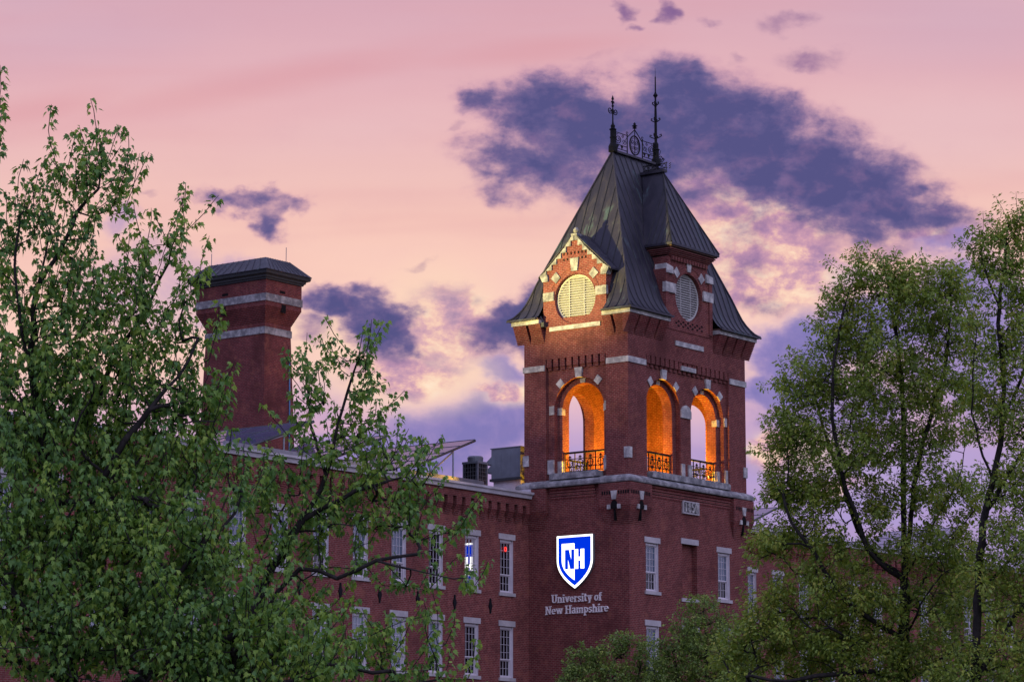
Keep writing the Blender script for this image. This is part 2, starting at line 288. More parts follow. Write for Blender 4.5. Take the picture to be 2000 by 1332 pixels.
# ------------------------------------------------------------------ mesh helper
class MB:
    def __init__(s): s.v = []; s.f = []; s.mi = []; s.m = 0
    def face(s, pts):
        n = len(s.v); s.v += [tuple(map(float, p)) for p in pts]; s.f.append(tuple(range(n, n+len(pts)))); s.mi.append(s.m); return s
    def box(s, x0, x1, y0, y1, z0, z1):
        n = len(s.v); s.v += [(x, y, z) for z in (z0, z1) for y in (y0, y1) for x in (x0, x1)]
        for q in ((0, 2, 3, 1), (4, 5, 7, 6), (0, 1, 5, 4), (2, 6, 7, 3), (0, 4, 6, 2), (1, 3, 7, 5)): s.f.append(tuple(n+i for i in q)); s.mi.append(s.m)
        return s
    def frust(s, a, b):
        """a, b: two 4-point rings joined into a closed solid"""
        n = len(s.v); k = len(a); s.v += [tuple(map(float, p)) for p in list(a)+list(b)]
        s.f.append(tuple(n+i for i in reversed(range(k)))); s.f.append(tuple(n+k+i for i in range(k))); s.mi += [s.m]*2
        for i in range(k): j = (i+1) % k; s.f.append((n+i, n+j, n+k+j, n+k+i)); s.mi.append(s.m)
        return s
    def prism(s, mp, poly, w0, w1):
        return s.frust([mp(u, w0, z) for u, z in poly], [mp(u, w1, z) for u, z in poly])
    def mbox(s, mp, u0, u1, w0, w1, z0, z1):
        return s.prism(mp, [(u0, z0), (u1, z0), (u1, z1), (u0, z1)], w0, w1)
    def tube(s, pts, r, k=6, closed=False, r1=None):
        P = [np.array(p, float) for p in pts]; n0 = len(s.v); N = len(P); ref = None
        for i, p in enumerate(P):
            a = P[(i-1) % N] if (closed or i > 0) else p; b = P[(i+1) % N] if (closed or i < N-1) else p
            t = b-a; t = t/(np.linalg.norm(t)+1e-12)
            if ref is None: ref = np.array([0, 0, 1.]) if abs(t[2]) < .9 else np.array([1., 0, 0])
            x = np.cross(t, ref); x /= np.linalg.norm(x)+1e-12; y = np.cross(x, t); ref = y
            rr = r if r1 is None else r+(r1-r)*i/max(1, N-1)
            for q in range(k): an = 2*math.pi*q/k; s.v.append(tuple(p+rr*(math.cos(an)*x+math.sin(an)*y)))
        for i in range(N if closed else N-1):
            j = (i+1) % N
            for q in range(k): q2 = (q+1) % k; s.f.append((n0+i*k+q, n0+i*k+q2, n0+j*k+q2, n0+j*k+q)); s.mi.append(s.m)
        if not closed:
            s.f.append(tuple(n0+q for q in reversed(range(k)))); s.f.append(tuple(n0+(N-1)*k+q for q in range(k))); s.mi += [s.m]*2
        return s
    def lathe(s, c, prof, k=12):
        n0 = len(s.v)
        for r, z in prof:
            for q in range(k): a = 2*math.pi*q/k; s.v.append((c[0]+r*math.cos(a), c[1]+r*math.sin(a), c[2]+z))
        for i in range(len(prof)-1):
            for q in range(k): q2 = (q+1) % k; s.f.append((n0+i*k+q, n0+i*k+q2, n0+(i+1)*k+q2, n0+(i+1)*k+q)); s.mi.append(s.m)
        s.f.append(tuple(n0+q for q in reversed(range(k)))); s.f.append(tuple(n0+(len(prof)-1)*k+q for q in range(k))); s.mi += [s.m]*2
        return s
    def build(s, name, mats, parent=None, smooth=False):
        me = bpy.data.meshes.new(name); me.from_pydata(s.v, [], s.f); me.update()
        mats = mats if isinstance(mats, (list, tuple)) else [mats]
        for m in mats: me.materials.append(m)
        if len(mats) > 1: me.polygons.foreach_set('material_index', s.mi)
        if smooth: me.polygons.foreach_set('use_smooth', [True]*len(me.polygons))
        o = bpy.data.objects.new(name, me); COL.objects.link(o)
        if parent is not None: child(o, parent)
        return o
def sep(b, name, mats, parent):
    """every separate piece of the mesh becomes a part of its own"""
    up = list(range(len(b.v)))
    def root(i):
        while up[i] != i: up[i] = up[up[i]]; i = up[i]
        return i
    for f in b.f:
        for i in f[1:]: up[root(i)] = root(f[0])
    groups = {}
    for f in b.f: groups.setdefault(root(f[0]), []).append(f)
    for fs in groups.values():
        ids = sorted({i for f in fs for i in f}); mp = {i: j for j, i in enumerate(ids)}
        q = MB(); q.v = [b.v[i] for i in ids]; q.f = [tuple(mp[i] for i in f) for f in fs]; q.mi = [0]*len(fs); q.build(name, mats, parent)
def child(o, parent):
    o.parent = parent; w = Vector((0, 0, 0)); q = parent
    while q is not None: w += q.location; q = q.parent
    if o.location.length == 0: o.matrix_parent_inverse.identity(); o.location = -w
def thing(name, loc, label, cat, group=None):
    o = bpy.data.objects.new(name, None); o.empty_display_size = .3; COL.objects.link(o); o.location = loc
    return tag(o, label, cat, group)
def tag(o, label=None, cat=None, group=None, kind=None):
    if label: o['label'] = label
    if cat: o['category'] = cat
    if group: o['group'] = group
    if kind: o['kind'] = kind
    return o
mx_front = lambda y0: (lambda u, w, z: (u, y0+w, z))       # wall facing -y, w goes into the wall
mx_side = lambda x0: (lambda u, w, z: (x0+w, u, z))        # wall facing -x
mx_back = lambda y0: (lambda u, w, z: (u, y0-w, z))
mx_right = lambda x0: (lambda u, w, z: (x0-w, u, z))
def arc(uc, zc, r, a0, a1, n):
    return [(uc+r*math.cos(R(a0+(a1-a0)*i/n)), zc+r*math.sin(R(a0+(a1-a0)*i/n))) for i in range(n+1)]
def arch_plane(b, mp, w, u0, u1, z0, z1, arches, n=24):
    cur = u0
    for uc, r, zs, zb in sorted(arches):
        b.face([mp(cur, w, z0), mp(uc-r, w, z0), mp(uc-r, w, z1), mp(cur, w, z1)])
        a = arc(uc, zs, r, 180, 0, n)
        for p, q in zip(a, a[1:]): b.face([mp(p[0], w, p[1]), mp(q[0], w, q[1]), mp(q[0], w, z1), mp(p[0], w, z1)])
        if zb > z0: b.face([mp(uc-r, w, z0), mp(uc+r, w, z0), mp(uc+r, w, zb), mp(uc-r, w, zb)])
        cur = uc+r
    b.face([mp(cur, w, z0), mp(u1, w, z0), mp(u1, w, z1), mp(cur, w, z1)])
def arch_outline(uc, r, zs, zb, n=24): return [(uc-r, zb)]+arc(uc, zs, r, 180, 0, n)+[(uc+r, zb)]
def arch_reveal(b, mp, o, w0, w1):
    for p, q in zip(o, o[1:]): b.face([mp(p[0], w0, p[1]), mp(q[0], w0, q[1]), mp(q[0], w1, q[1]), mp(p[0], w1, p[1])])
    b.face([mp(o[0][0], w0, o[0][1]), mp(o[-1][0], w0, o[-1][1]), mp(o[-1][0], w1, o[-1][1]), mp(o[0][0], w1, o[0][1])])
def arch_wall(b, mp, u0, u1, z0, z1, arches, wf, d1, d2, step=.24):
    big = [(c, r+step, s, zb) for c, r, s, zb in arches]
    arch_plane(b, mp, wf, u0, u1, z0, z1, big); arch_plane(b, mp, wf+d2, u0, u1, z0, z1, arches)
    for A, B in zip(arches, big):
        oa, ob = arch_outline(*A), arch_outline(*B); arch_reveal(b, mp, ob, wf, wf+d1); arch_reveal(b, mp, oa, wf+d1, wf+d2)
        for i in range(len(oa)-1): b.face([mp(oa[i][0], wf+d1, oa[i][1]), mp(oa[i+1][0], wf+d1, oa[i+1][1]), mp(ob[i+1][0], wf+d1, ob[i+1][1]), mp(ob[i][0], wf+d1, ob[i][1])])
def grid_wall(b, mp, u0, u1, z0, z1, holes, depth):
    us = sorted({u0, u1, *[h[0] for h in holes], *[h[1] for h in holes]}); zs = sorted({z0, z1, *[h[2] for h in holes], *[h[3] for h in holes]})
    for j in range(len(zs)-1):                    # each course of the wall between two levels, cut by the holes it meets
        zc = (zs[j]+zs[j+1])/2; cuts = sorted((h[0], h[1]) for h in holes if h[2] < zc < h[3]); cur = u0
        for a, c in cuts+[(u1, u1)]:
            if a > cur+1e-6: b.face([mp(cur, 0, zs[j]), mp(a, 0, zs[j]), mp(a, 0, zs[j+1]), mp(cur, 0, zs[j+1])])
            cur = c
    for a, c, e, g in holes:
        for p, q in (((a, e), (c, e)), ((c, e), (c, g)), ((c, g), (a, g)), ((a, g), (a, e))):
            b.face([mp(p[0], 0, p[1]), mp(q[0], 0, q[1]), mp(q[0], depth, q[1]), mp(p[0], depth, p[1])])
        b.face([mp(a, depth, e), mp(c, depth, e), mp(c, depth, g), mp(a, depth, g)])

def sash_window(parent, mp, u0, u1, z0, z1, zm, up, lo, ext=.11, cols=4, rows=(4, 2)):
    """double hung sash in a wall opening: window > frame mesh itself, pane, pane, lintel, sill"""
    b = MB(); c = .055
    for a, e in ((u0+.004, u0+c), (u1-c, u1-.004)): b.mbox(mp, a, e, .10, .27, z0+.004, z1-.004)
    for a, e in ((u0+.005, u0+.022), (u1-.022, u1-.005)): b.mbox(mp, a, e, .015, .099, z0+.004, z1-.004)
    b.mbox(mp, u0+c, u1-c, .08, .27, z1-.11, z1-.006); b.mbox(mp, u0+c, u1-c, .10, .27, z0+.006, z0+.06)
    a, e = u0+c, u1-c; t = .028
    def sash(zb, zt, w, nr):
        b.mbox(mp, a, a+t, w, w+.05, zb, zt); b.mbox(mp, e-t, e, w, w+.05, zb, zt)
        b.mbox(mp, a+t, e-t, w+.002, w+.05, zt-.04, zt); b.mbox(mp, a+t, e-t, w+.002, w+.05, zb, zb+.05)
        for i in range(1, cols): uu = a+(e-a)*i/cols; b.mbox(mp, uu-.0065, uu+.0065, w+.008, w+.045, zb+.05, zt-.04)
        for j in range(1, nr): zz = zb+(zt-zb)*j/nr; b.mbox(mp, a+t, e-t, w+.01, w+.043, zz-.0065, zz+.0065)
    sash(zm-.02, z1-.11, .135, rows[0]); sash(z0+.06, zm-.022, .19, rows[1])
    o = b.build('window', WHITE, parent)
    for zb, zt, w, m in ((zm, z1-.12, .165, up), (z0+.07, zm-.03, .22, lo)):
        MB().face([mp(a+.01, w, zb), mp(e-.01, w, zb), mp(e-.01, w, zt), mp(a+.01, w, zt)]).build('pane', m, o)
    MB().mbox(mp, u0-ext, u1+ext, -.035, .12, z1+.003, z1+.25).build('lintel', LINTEL, o)
    MB().mbox(mp, u0-ext*.9, u1+ext*.9, -.07, .2, z0-.15, z0-.003).build('sill', LINTEL, o)
    return o

# ------------------------------------------------------------------ ground
b = MB(); b.face([(-700, -700, 0), (900, -700, 0), (900, 900, 0), (-700, 900, 0)])
def ground_mat():
    m, T, o = mat('lawn'); g = T.node('ShaderNodeNewGeometry'); n = T.noise(g.outputs['Position'], .4, 6, .6); n2 = T.noise(g.outputs['Position'], 14, 3, .7)
    c = T.mix(n.outputs[0], (.03, .06, .02, 1), (.07, .10, .035, 1)); c = T.mix(T.smooth(n2.outputs[0], .4, .7, 0, .5), c, (.03, .045, .018, 1))
    bsdf(T, o, c, .95, 0, .1, bump(T, n2.outputs[0], .6, .05)); return m
tag(b.build('ground', ground_mat()), kind='structure')
b = MB(); b.box(-90, 120, -14, -6, -.1, .004)
tag(b.build('road', plain_mat('asphalt', (.05, .05, .053), .9, 0, .2, .3, 1.0)), kind='structure')

# ------------------------------------------------------------------ the clock-tower-like brick tower
W, D = 9.55, 5.7; XC, YC = 4.8, 2.85
tower = thing('brick_tower', (0, 0, 0), 'tall square red brick bell tower with steep dark metal roof and lit orange arches', 'tower')
FR, SD = mx_front(0), mx_side(0)
b = MB()
holes = [(1.26, 2.26, 12.0, 14.12), (7.05, 8.05, 12.0, 14.12), (1.26, 2.26, 8.25, 10.48), (7.05, 8.05, 8.25, 10.48), (4.14, 5.34, 11.86, 14.28), (4.14, 5.34, 8.1, 10.4)]
grid_wall(b, FR, 0, W, 0, 16.7, holes, .28); grid_wall(b, SD, 0, D, 0, 16.7, [], .2)
b.face([(W, 0, 0), (W, D, 0), (W, D, 16.7), (W, 0, 16.7)]); b.face([(0, D, 0), (W, D, 0), (W, D, 16.7), (0, D, 16.7)])
for mp, L in ((FR, W), (SD, D)):       # brick courses stepping out under the water table
    a, e = (1.45, L-1.4) if L > 6 else (1.75, 4.2)
    for i in range(4): b.mbox(mp, a, e, -.03*(i+1), .05, 16.16+.13*i, 16.16+.13*i+.1)
b.build('shaft_wall', BRICK, tower)
for h in holes[:4]:
    lit = h[2] > 11
    sash_window(tower, FR, h[0], h[1], h[2], h[3], h[2]+.85, SHADE, GLASS if lit else SHADE)
b = MB()
for h in holes[4:]:
    b.mbox(FR, h[0]-.1, h[1]+.1, -.035, .1, h[3]+.003, h[3]+.25); b.mbox(FR, h[0]-.1, h[1]+.1, -.06, .15, h[2]-.16, h[2]-.003)
sep(b, 'blind_window_trim', LINTEL, tower)
# date stone
ds = MB().mbox(FR, 4.14, 5.44, -.09, .05, 15.64, 15.70).mbox(FR, 4.14, 5.44, -.09, .05, 16.16, 16.22).mbox(FR, 4.14, 4.21, -.09, .05, 15.701, 16.159).mbox(FR, 5.37, 5.44, -.09, .05, 15.701, 16.159).build('date_stone', LINTEL, tower)
MB().mbox(FR, 4.21, 5.37, -.03, .05, 15.70, 16.16).build('sunk_field', plain_mat('shade_toned_granite', (.17, .16, .18), .85), ds)  # shade round the numerals put in as a darker granite colour
def seg_digits(b, mp, text, u, z, h, w, t, w0, w1):
    for ch in text:
        polys = {'1': [[(.5, 0), (.5, 1), (.3, .8)]], '8': [arc(.5, .75, .24, 0, 360, 14), arc(.5, .25, .27, 0, 360, 14)],
                 '5': [[(.85, 1), (.22, 1), (.2, .55), (.45, .62), (.75, .5), (.82, .3), (.7, .08), (.4, 0), (.15, .12)]], '0': [[(.5+.33*math.cos(R(a)), .5+.5*math.sin(R(a))) for a in range(0, 361, 24)]]}[ch]
        for pl in polys: b.tube([mp(u+p[0]*w, w0, z+p[1]*h) for p in pl], t, 5)
        u += w*1.12
b = MB(); seg_digits(b, FR, '1850', 4.25, 15.73, .40, .25, .040, -.08, 0); b.build('numerals', STONE, ds)
# water table
def band(b, x0, x1, y0, y1, prof, corners=True):
    """prof: list of (projection, z); a ring round the tower"""
    rings = [[(x0-p, y0-p, z), (x1+p, y0-p, z), (x1+p, y1+p, z), (x0-p, y1+p, z)] for p, z in prof]
    for a, c in zip(rings, rings[1:]):
        for i in range(4): j = (i+1) % 4; b.face([a[i], a[j], c[j], c[i]])
b = MB(); band(b, 0, W, 0, D, [(.0, 16.68), (.27, 16.68), (.29, 16.73), (.29, 16.83), (.17, 16.94), (-.02, 17.03)])
for k in range(3):
    for u in (.25, 1.2, W-1.2, W-.3)[k:k+2]: pass
b.build('water_table', WSTONE, tower)
b = MB()
for mp, a, e in ((FR, 1.62, 7.95), (SD, 1.48, 4.2)):
    b.prism(mp, [(a, 17.02), (e, 17.02), (e, 17.26), (e-.12, 17.30), (a+.12, 17.30), (a, 17.26)], -.17, .35)
b.build('arch_sill', WSTONE, tower)
# corner corbels under the water table with flat dark patches painting niche shade
def corner_corbel(cx, sx, cy, sy, L=1.45):
    b = MB(); b.m = 0
    prj = .24
    def blk(p, z0, z1, l):
        x0, x1 = sorted((cx-sx*p, cx+sx*l)); y0, y1 = sorted((cy-sy*p, cy+sy*l)); b.box(x0, x1, y0, y1, z0, z1)
    blk(prj, 15.62, 16.655, L)
    n = 9
    for i in range(n): blk(prj*(1-(i+1)/(n+1)), 15.62-(i+1)*.085, 15.62-i*.085-.001, L-.07*(i+1) if False else L-.03*i)
    o = b.build('corner_corbel', BRICK, tower)
    v = MB(); st = MB()
    for mp, c0, s in () if sy < 0 else ((mx_front(cy-sy*prj), cx, sx), (mx_side(cx-sx*prj), cy, sy)):
        flip = 1 if mp(0, 1, 0)[1] == 1+cy-sy*prj else 1
        if (s is sy and sx < 0): continue
        uc = c0+s*(.62); pr = -.006
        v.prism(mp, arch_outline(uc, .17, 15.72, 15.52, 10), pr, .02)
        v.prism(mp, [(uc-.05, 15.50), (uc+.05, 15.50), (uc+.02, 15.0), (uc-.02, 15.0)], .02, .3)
        for k in range(-6, 7):
            if abs(k) < 2: continue
            q = uc+k*.125
            if (q-c0)*s < -.16 or (q-c0)*s > L-.1: continue
            v.mbox(mp, q-.038, q+.038, pr, .02, 16.14, 16.30)
        st.prism(mp, [(uc-.10, 15.92), (uc+.10, 15.92), (uc+.17, 16.30), (uc-.17, 16.30)], -.04, .05)
        for q in (-.34, .20): st.mbox(mp, uc+q, uc+q+.16, -.04, .05, 15.5, 15.70)
    
    if sy > 0: sep(v, 'niche_shade', BLACK, o); sep(st, 'niche_stone', STONE, o)
corner_corbel(0, 1, 0, 1, 1.45); corner_corbel(W, -1, 0, 1, 1.45); corner_corbel(0, 1, D, -1, 1.35)

# belfry
ARF = [(2.95, 1.13, 20.2, 17.28), (6.55, 1.13, 20.2, 17.28)]; ARS = [(YC-.1, 1.14, 20.2, 17.28)]
b = MB(); RC = .16
for mp, L, ars in ((FR, W, ARF), (SD, D, ARS), (mx_back(D), W, ARF), (mx_right(W), D, ARS)):
    arch_wall(b, mp, .13, L-.13, 17.0, 22.48, ars, RC, .28, .78)
    pw = 1.2 if L < 6 else 1.42
    q = .6 if L < 6 else 0
    b.mbox(mp, q, pw, 0, .599, 17.0, 22.48); b.mbox(mp, L-pw, L-q, 0, .599, 17.0, 22.48)
    n = int((L-2*pw)/.36); s = (L-2*pw)/n                      # dentils carrying the flush wall above
    for i in range(n):
        u = pw+s*i+.055; mid = abs(u+.12-L/2) < .62 and L > 6
        b.mbox(mp, u, u+s-.11, .03 if mid else .004, .3, 22.12, 22.478)
        b.mbox(mp, u+.03, u+s-.14, .07, .3, 21.98, 22.119)
b.build('belfry_wall', BRICK, tower)
b = MB(); b.box(.6, W-.6, .6, D-.6, 17.1, 17.24); b.build('belfry_floor', ROOFM, tower)
b = MB(); b.box(.5, W-.5, .5, D-.5, 22.2, 22.3); b.build('belfry_ceiling', BROWN, tower)
b = MB()
def diamond(b, mp, uc, zc, ang, r0, r1, hw0, hw1, w0, w1):
    c, s = math.cos(R(ang)), math.sin(R(ang)); P = lambda r, t: (uc+c*r-s*t, zc+s*r+c*t)
    b.prism(mp, [P(r0, -hw0), P(r1, -hw1), P(r1, hw1), P(r0, hw0)], w0, w1)
for mp, ars in ((FR, ARF), (SD, ARS)):
    for uc, r, zs, zb in ars:
        ro = r+.24
        diamond(b, mp, uc, zs, 90, ro-.02, ro+.42, .15, .21, RC-.10, RC+.1)
        diamond(b, mp, uc, zs, 90, r+.004, ro-.03, .13, .15, RC+.25, RC+.3)
        for a in (48, 132): diamond(b, mp, uc, zs, a, ro+.0, ro+.33, .15, .17, RC-.05, RC+.1)
        for sg in (-1, 1):                         # impost stones at the springing
            u = sorted((uc+sg*(r+.002), uc+sg*(ro+.28)))
            if len(ars) == 2 and (sg > 0) == (uc < XC): continue
            b.mbox(mp, *sorted((uc+sg*(ro+.002), uc+sg*(ro+.26))), RC-.05, RC+.1, zs-.22, zs+.18)
            b.mbox(mp, *sorted((uc+sg*(r-.004), uc+sg*(ro-.004))), RC+.23, RC+.5, zs-.22, zs+.1)
            b.mbox(mp, *sorted((uc+sg*(ro+.002), uc+sg*(ro+.34))), RC-.08, RC+.1, 17.32, 17.95)
            b.mbox(mp, *sorted((uc+sg*(r-.004), uc+sg*(ro-.004))), RC+.22, RC+.5, 17.32, 17.90)
b.prism(FR, [(4.33, 20.0), (5.17, 20.0), (5.17, 20.32), (5.0, 20.52), (4.75, 20.6), (4.5, 20.52), (4.33, 20.32)], RC-.06, RC+.1)
for u in (4.33, 4.90): b.mbox(FR, u, u+.27, RC-.07, RC+.1, 17.32, 17.9)
sep(b, 'arch_stone', STONE, tower)
b = MB(); e = .05
for mp, L in ((FR, W), (SD, D)):
    for a, c in ((-e, 1.36 if L > 6 else 1.16), (L-(1.36 if L > 6 else 1.16), L+e)):
        aa = a if mp is FR else a+(.003 if a < 0 else 0)
        b.prism(mp, [(aa, 21.98), (c, 21.98), (c, 22.24), (aa, 22.24)], -e if mp is FR else -e+.003, .1)
    for q in ((-e, .22), (L-.26, L+e)): q0 = q[0]+(.003 if q[0] < 0 and mp is SD else 0); b.prism(mp, [(q0, 17.74), (q[1], 17.74), (q[1], 18.22), (q0, 18.22)], -e if mp is FR else -e+.003, .1)
b.mbox(FR, 4.22, 5.36, -.05, .1, 22.12, 22.32); b.mbox(FR, 3.72, 6.02, -.05, .1, 23.2, 23.42); b.mbox(SD, 1.45, 4.25, -.06, .1, 23.74, 23.93)
sep(b, 'belt_stone', STONE, tower)
# drain pipe inside the belfry seen through the side arch
b = MB(); b.tube([(5.6, D-.83, 17.2), (5.6, D-.83, 22.1)], .05, 6); b.build('drain_pipe', GALV, tower)
# iron railings in the arches
def railing(mp, uc, r, w):
    b = MB(); a, e = uc-r+.02, uc+r-.02; zt = 18.27
    b.mbox(mp, a, e, w-.05, w+.05, zt-.05, zt+.03)
    for z in (17.42, 17.62, 17.98): b.mbox(mp, a, e, w-.018, w+.018, z-.016, z+.016)
    n = 4; s = (e-a)/n
    for i in range(n+1): u = min(max(a+s*i, a+.02), e-.02); b.mbox(mp, u-.018, u+.018, w-.02, w+.02, 17.3, zt-.05)
    for i in range(n):
        c = a+s*(i+.5); b.tube([mp(p, w, q) for p, q in arc(c, 17.79, .16, 0, 345, 14)], .021, 5, True)
        b.mbox(mp, c-.012, c+.012, w-.015, w+.015, 17.45, 18.15)
        for q in (17.56, 18.02): b.prism(mp, [(c-.07, q), (c, q+.05), (c+.07, q), (c, q+.12)], w-.015, w+.015)
        for sg in (-1, 1): b.tube([mp(c+sg*.16, w, 17.79), mp(c+sg*.09, w, 17.79)], .03, 5)
        for sg in (-1, 1): b.tube([mp(c, w, 18.0), mp(c+sg*.06, w, 18.1), mp(c+sg*.09, w, 18.04)], .014, 4)
    return b.build('railing', IRON, tower)
for uc, r, zs, zb in ARF: railing(FR, uc, r, RC+.42); railing(mx_back(D), uc, r, RC+.42)
railing(SD, YC-.1, 1.14, RC+.42); railing(mx_right(W), YC-.1, 1.14, RC+.42)

# upper wall, flared corners, eaves
DX0, DX1 = 2.9, 6.7          # front dormer
GY0, GY1 = 1.12, 4.58        # side gable
b = MB()
for mp, L in ((FR, W), (SD, D), (mx_back(D), W), (mx_right(W), D)): b.mbox(mp, .3 if L < 6 else 0, L-(.3 if L < 6 else 0), 0, .3, 22.482, 24.3)
def corb(mp, a, e, n):
    s = (e-a)/n
    for i in range(n):
        u0, u1 = a+s*i+.07, a+s*(i+1)-.07
        if i == 0 and a < 1: u0 = a
        if i == n-1 and e > 5: u1 = e
        m = 11
        for k in range(m): b.mbox(mp, u0, u1, -.37*(k+1)/m, .02, 23.28+.82*k/m, 23.28+.82*(k+1)/m-.012)
corb(FR, -.36, DX0-.1, 4); corb(FR, DX1+.1, W+.36, 4); corb(SD, .004, GY0+.1, 2); corb(SD, GY1-.1, D+.36, 2)
b.box(-.36, .0, -.36, .003, 24.0, 24.1)
for k in range(11): b.box(-.37*(k+1)/11, .0, -.37*(k+1)/11+.001, .001, 23.28+.82*k/11, 23.28+.82*(k+1)/11-.012)
b.build('upper_wall', BRICK, tower)
bs, bf = MB(), MB()
for q, p, z0, z1 in ((bs, .42, 24.105, 24.28), (bf, .50, 24.283, 24.36)):
    q.box(-p, DX0-.12, -p, .05, z0, z1); q.box(DX1+.12, W+p, -p, .05, z0, z1)
    q.box(-p, .05, .052, GY0, z0, z1); q.box(-p, .05, GY1, D+p, z0, z1); q.box(W-.05, W+p, .052, D+p, z0, z1)
sep(bs, 'eave_stone', STONE, tower); sep(bf, 'fascia', BROWN, tower)
# main roof
PS = [0, .03, .06, .1, .14, .18, .22, .28, 1]; PZ = [24.34, 24.40, 24.48, 24.65, 24.86, 25.13, 25.5, 26.1, 32.45]
EX0, EX1, EY0, EY1 = -.55, 10.1, -.55, 6.25; KX, KY = 3.55, 3.4
pz = lambda s: float(np.interp(s, PS, PZ))
b = MB()
def rp(side, u, s):
    if side == 'L': return (EX0+s*KX, u, pz(s))
    if side == 'R': return (EX1-s*KX, u, pz(s))
    if side == 'F': return (u, EY0+s*KY, pz(s))
    return (u, EY1-s*KY, pz(s))
cuts = {'L': (GY0-.06, GY1+.06, .22), 'F': (DX0-.05, DX1+.05, .28), 'R': None, 'B': None}
for side in 'LRFB':
    for s0, s1 in zip(PS, PS[1:]):
        if side in 'LR': a0, e0, a1, e1 = EY0+s0*KY, EY1-s0*KY, EY0+s1*KY, EY1-s1*KY
        else: a0, e0, a1, e1 = EX0+s0*KX, EX1-s0*KX, EX0+s1*KX, EX1-s1*KX
        c = cuts[side]
        if c and s1 <= c[2]+1e-6:
            b.face([rp(side, a0, s0), rp(side, c[0], s0), rp(side, c[0], s1), rp(side, a1, s1)]); b.face([rp(side, c[1], s0), rp(side, e0, s0), rp(side, e1, s1), rp(side, c[1], s1)])
        else: b.face([rp(side, a0, s0), rp(side, e0, s0), rp(side, e1, s1), rp(side, a1, s1)])
    lo, hi, kk = (EY0, EY1, KY) if side in 'LR' else (EX0, EX1, KX)
    n = 15 if side in 'LR' else 24; b.m = 1
    for i in range(1, n):                       # standing seams
        u = lo+(hi-lo)*i/n; sm = min((u-lo)/kk, (hi-u)/kk, 1); s0 = 0
        if cuts[side] and cuts[side][0] < u < cuts[side][1]: s0 = cuts[side][2]
        ss = [s0]+[s for s in PS if s0 < s < sm]+[sm]
        b.tube([np.array(rp(side, u, s))+np.array((0, 0, .015)) for s in ss], .026, 4)
    b.m = 0
for sx, sy in ((0, 0), (0, 1), (1, 0), (1, 1)):
    hp = lambda s: ((EX1-s*KX) if sx else (EX0+s*KX), (EY1-s*KY) if sy else (EY0+s*KY), pz(s)+.02)
    b.tube([hp(s) for s in PS], .05, 6)
b.box(EX0-.03, DX0-.06, EY0-.03, EY0+.02, 24.28, 24.36); b.box(DX1+.06, EX1+.03, EY0-.03, EY0+.02, 24.28, 24.36)
b.box(EX0-.03, EX0+.02, EY0+.022, GY0-.06, 24.28, 24.36); b.box(EX0-.03, EX0+.02, GY1+.06, EY1+.03, 24.28, 24.36)
RX0, RX1 = EX0+KX, EX1-KX
b.box(RX0-.12, RX1+.12, YC-.14, YC+.14, 32.40, 32.50)
b.build('roof', [COPPER, SEAM], tower)
# ridge cresting
cr = MB(); FRr = mx_front(YC)
PB = 32.5; a, e = RX0+.22, RX1-.2; c0 = (a+e)/2
for z in (PB+.18, PB+.42, PB+1.12): cr.tube([(a, YC, z), (c0-.62, YC, z)], .024, 5); cr.tube([(c0+.62, YC, z), (e, YC, z)], .024, 5)
for u in (a+.02, c0-.62, c0+.62, e-.02): cr.tube([(u, YC, PB), (u, YC, PB+1.22)], .03, 5)
for sg in (-1, 1): cr.tube([(c0+sg*.62, YC, PB+1.02), (c0, YC, PB+1.62)], .026, 5); cr.tube([FRr(p, 0, q) for p, q in arc(c0+sg*.62+sg*.0, PB+1.27, .07, 0, 300, 8)], .02, 4)
cr.tube([(c0+.40*math.cos(R(q)), YC, PB+.68+.56*math.sin(R(q))) for q in range(0, 360, 15)], .04, 6, True)
cr.tube([(c0+.30*math.cos(R(q)), YC, PB+.68+.44*math.sin(R(q))) for q in range(0, 360, 15)], .016, 4, True)
cr.tube([(c0, YC, PB+.2), (c0, YC, PB+1.95)], .024, 5)
cr.lathe((c0, YC, PB+1.66), [(.02, 0), (.12, .06), (.05, .12), (.14, .18), (.05, .26), (.07, .31), (.0, .42)], 8)
def spiral(cx, cz, r, turns, a0, sg=1, y=YC):
    n = int(14*turns); return [(cx+sg*(r*(1-.8*i/n))*math.cos(R(a0)+2*math.pi*turns*i/n), y, cz+(r*(1-.8*i/n))*math.sin(R(a0)+2*math.pi*turns*i/n)) for i in range(n+1)]
for sg in (-1, 1):
    cr.tube(spiral(c0+sg*.14, PB+.85, .14, 1.4, 200, sg), .018, 4); cr.tube(spiral(c0+sg*.12, PB+.5, .12, 1.3, 20, sg), .018, 4)
    xm = (c0+sg*.62+(e if sg > 0 else a))/2
    cr.tube(spiral(xm+sg*.26, PB+.74, .30, 2.0, 90, -sg), .022, 5); cr.tube(spiral(xm-sg*.26, PB+.64, .17, 1.4, 0, sg), .018, 4)
    cr.tube(spiral(xm-sg*.1, PB+.98, .1, 1.3, 90, sg), .016, 4); cr.tube([(xm-sg*.5, YC, PB+1.05), (xm-sg*.1, YC, PB+.5)], .016, 4)
    for q in (-.3, .05): cr.prism(FRr, [(xm+q-.1, PB+.42), (xm+q+.1, PB+.42), (xm+q, PB+.22)], -.02, .02); cr.tube([(xm+q, YC, PB+.18), (xm+q, YC, PB+.42)], .014, 4)
cr.v = [(p[0], p[1], PB+(p[2]-PB)*.80) for p in cr.v]
cr.build('ridge_cresting', IRON, tower)
def finial(name, x, prof, extra, k):
    f = MB(); f.lathe((x, YC, PB-.1), prof, 10); extra(f, x); f.v = [(p[0], p[1], PB+(p[2]-PB)*k) for p in f.v]; return f.build(name, IRON, tower)
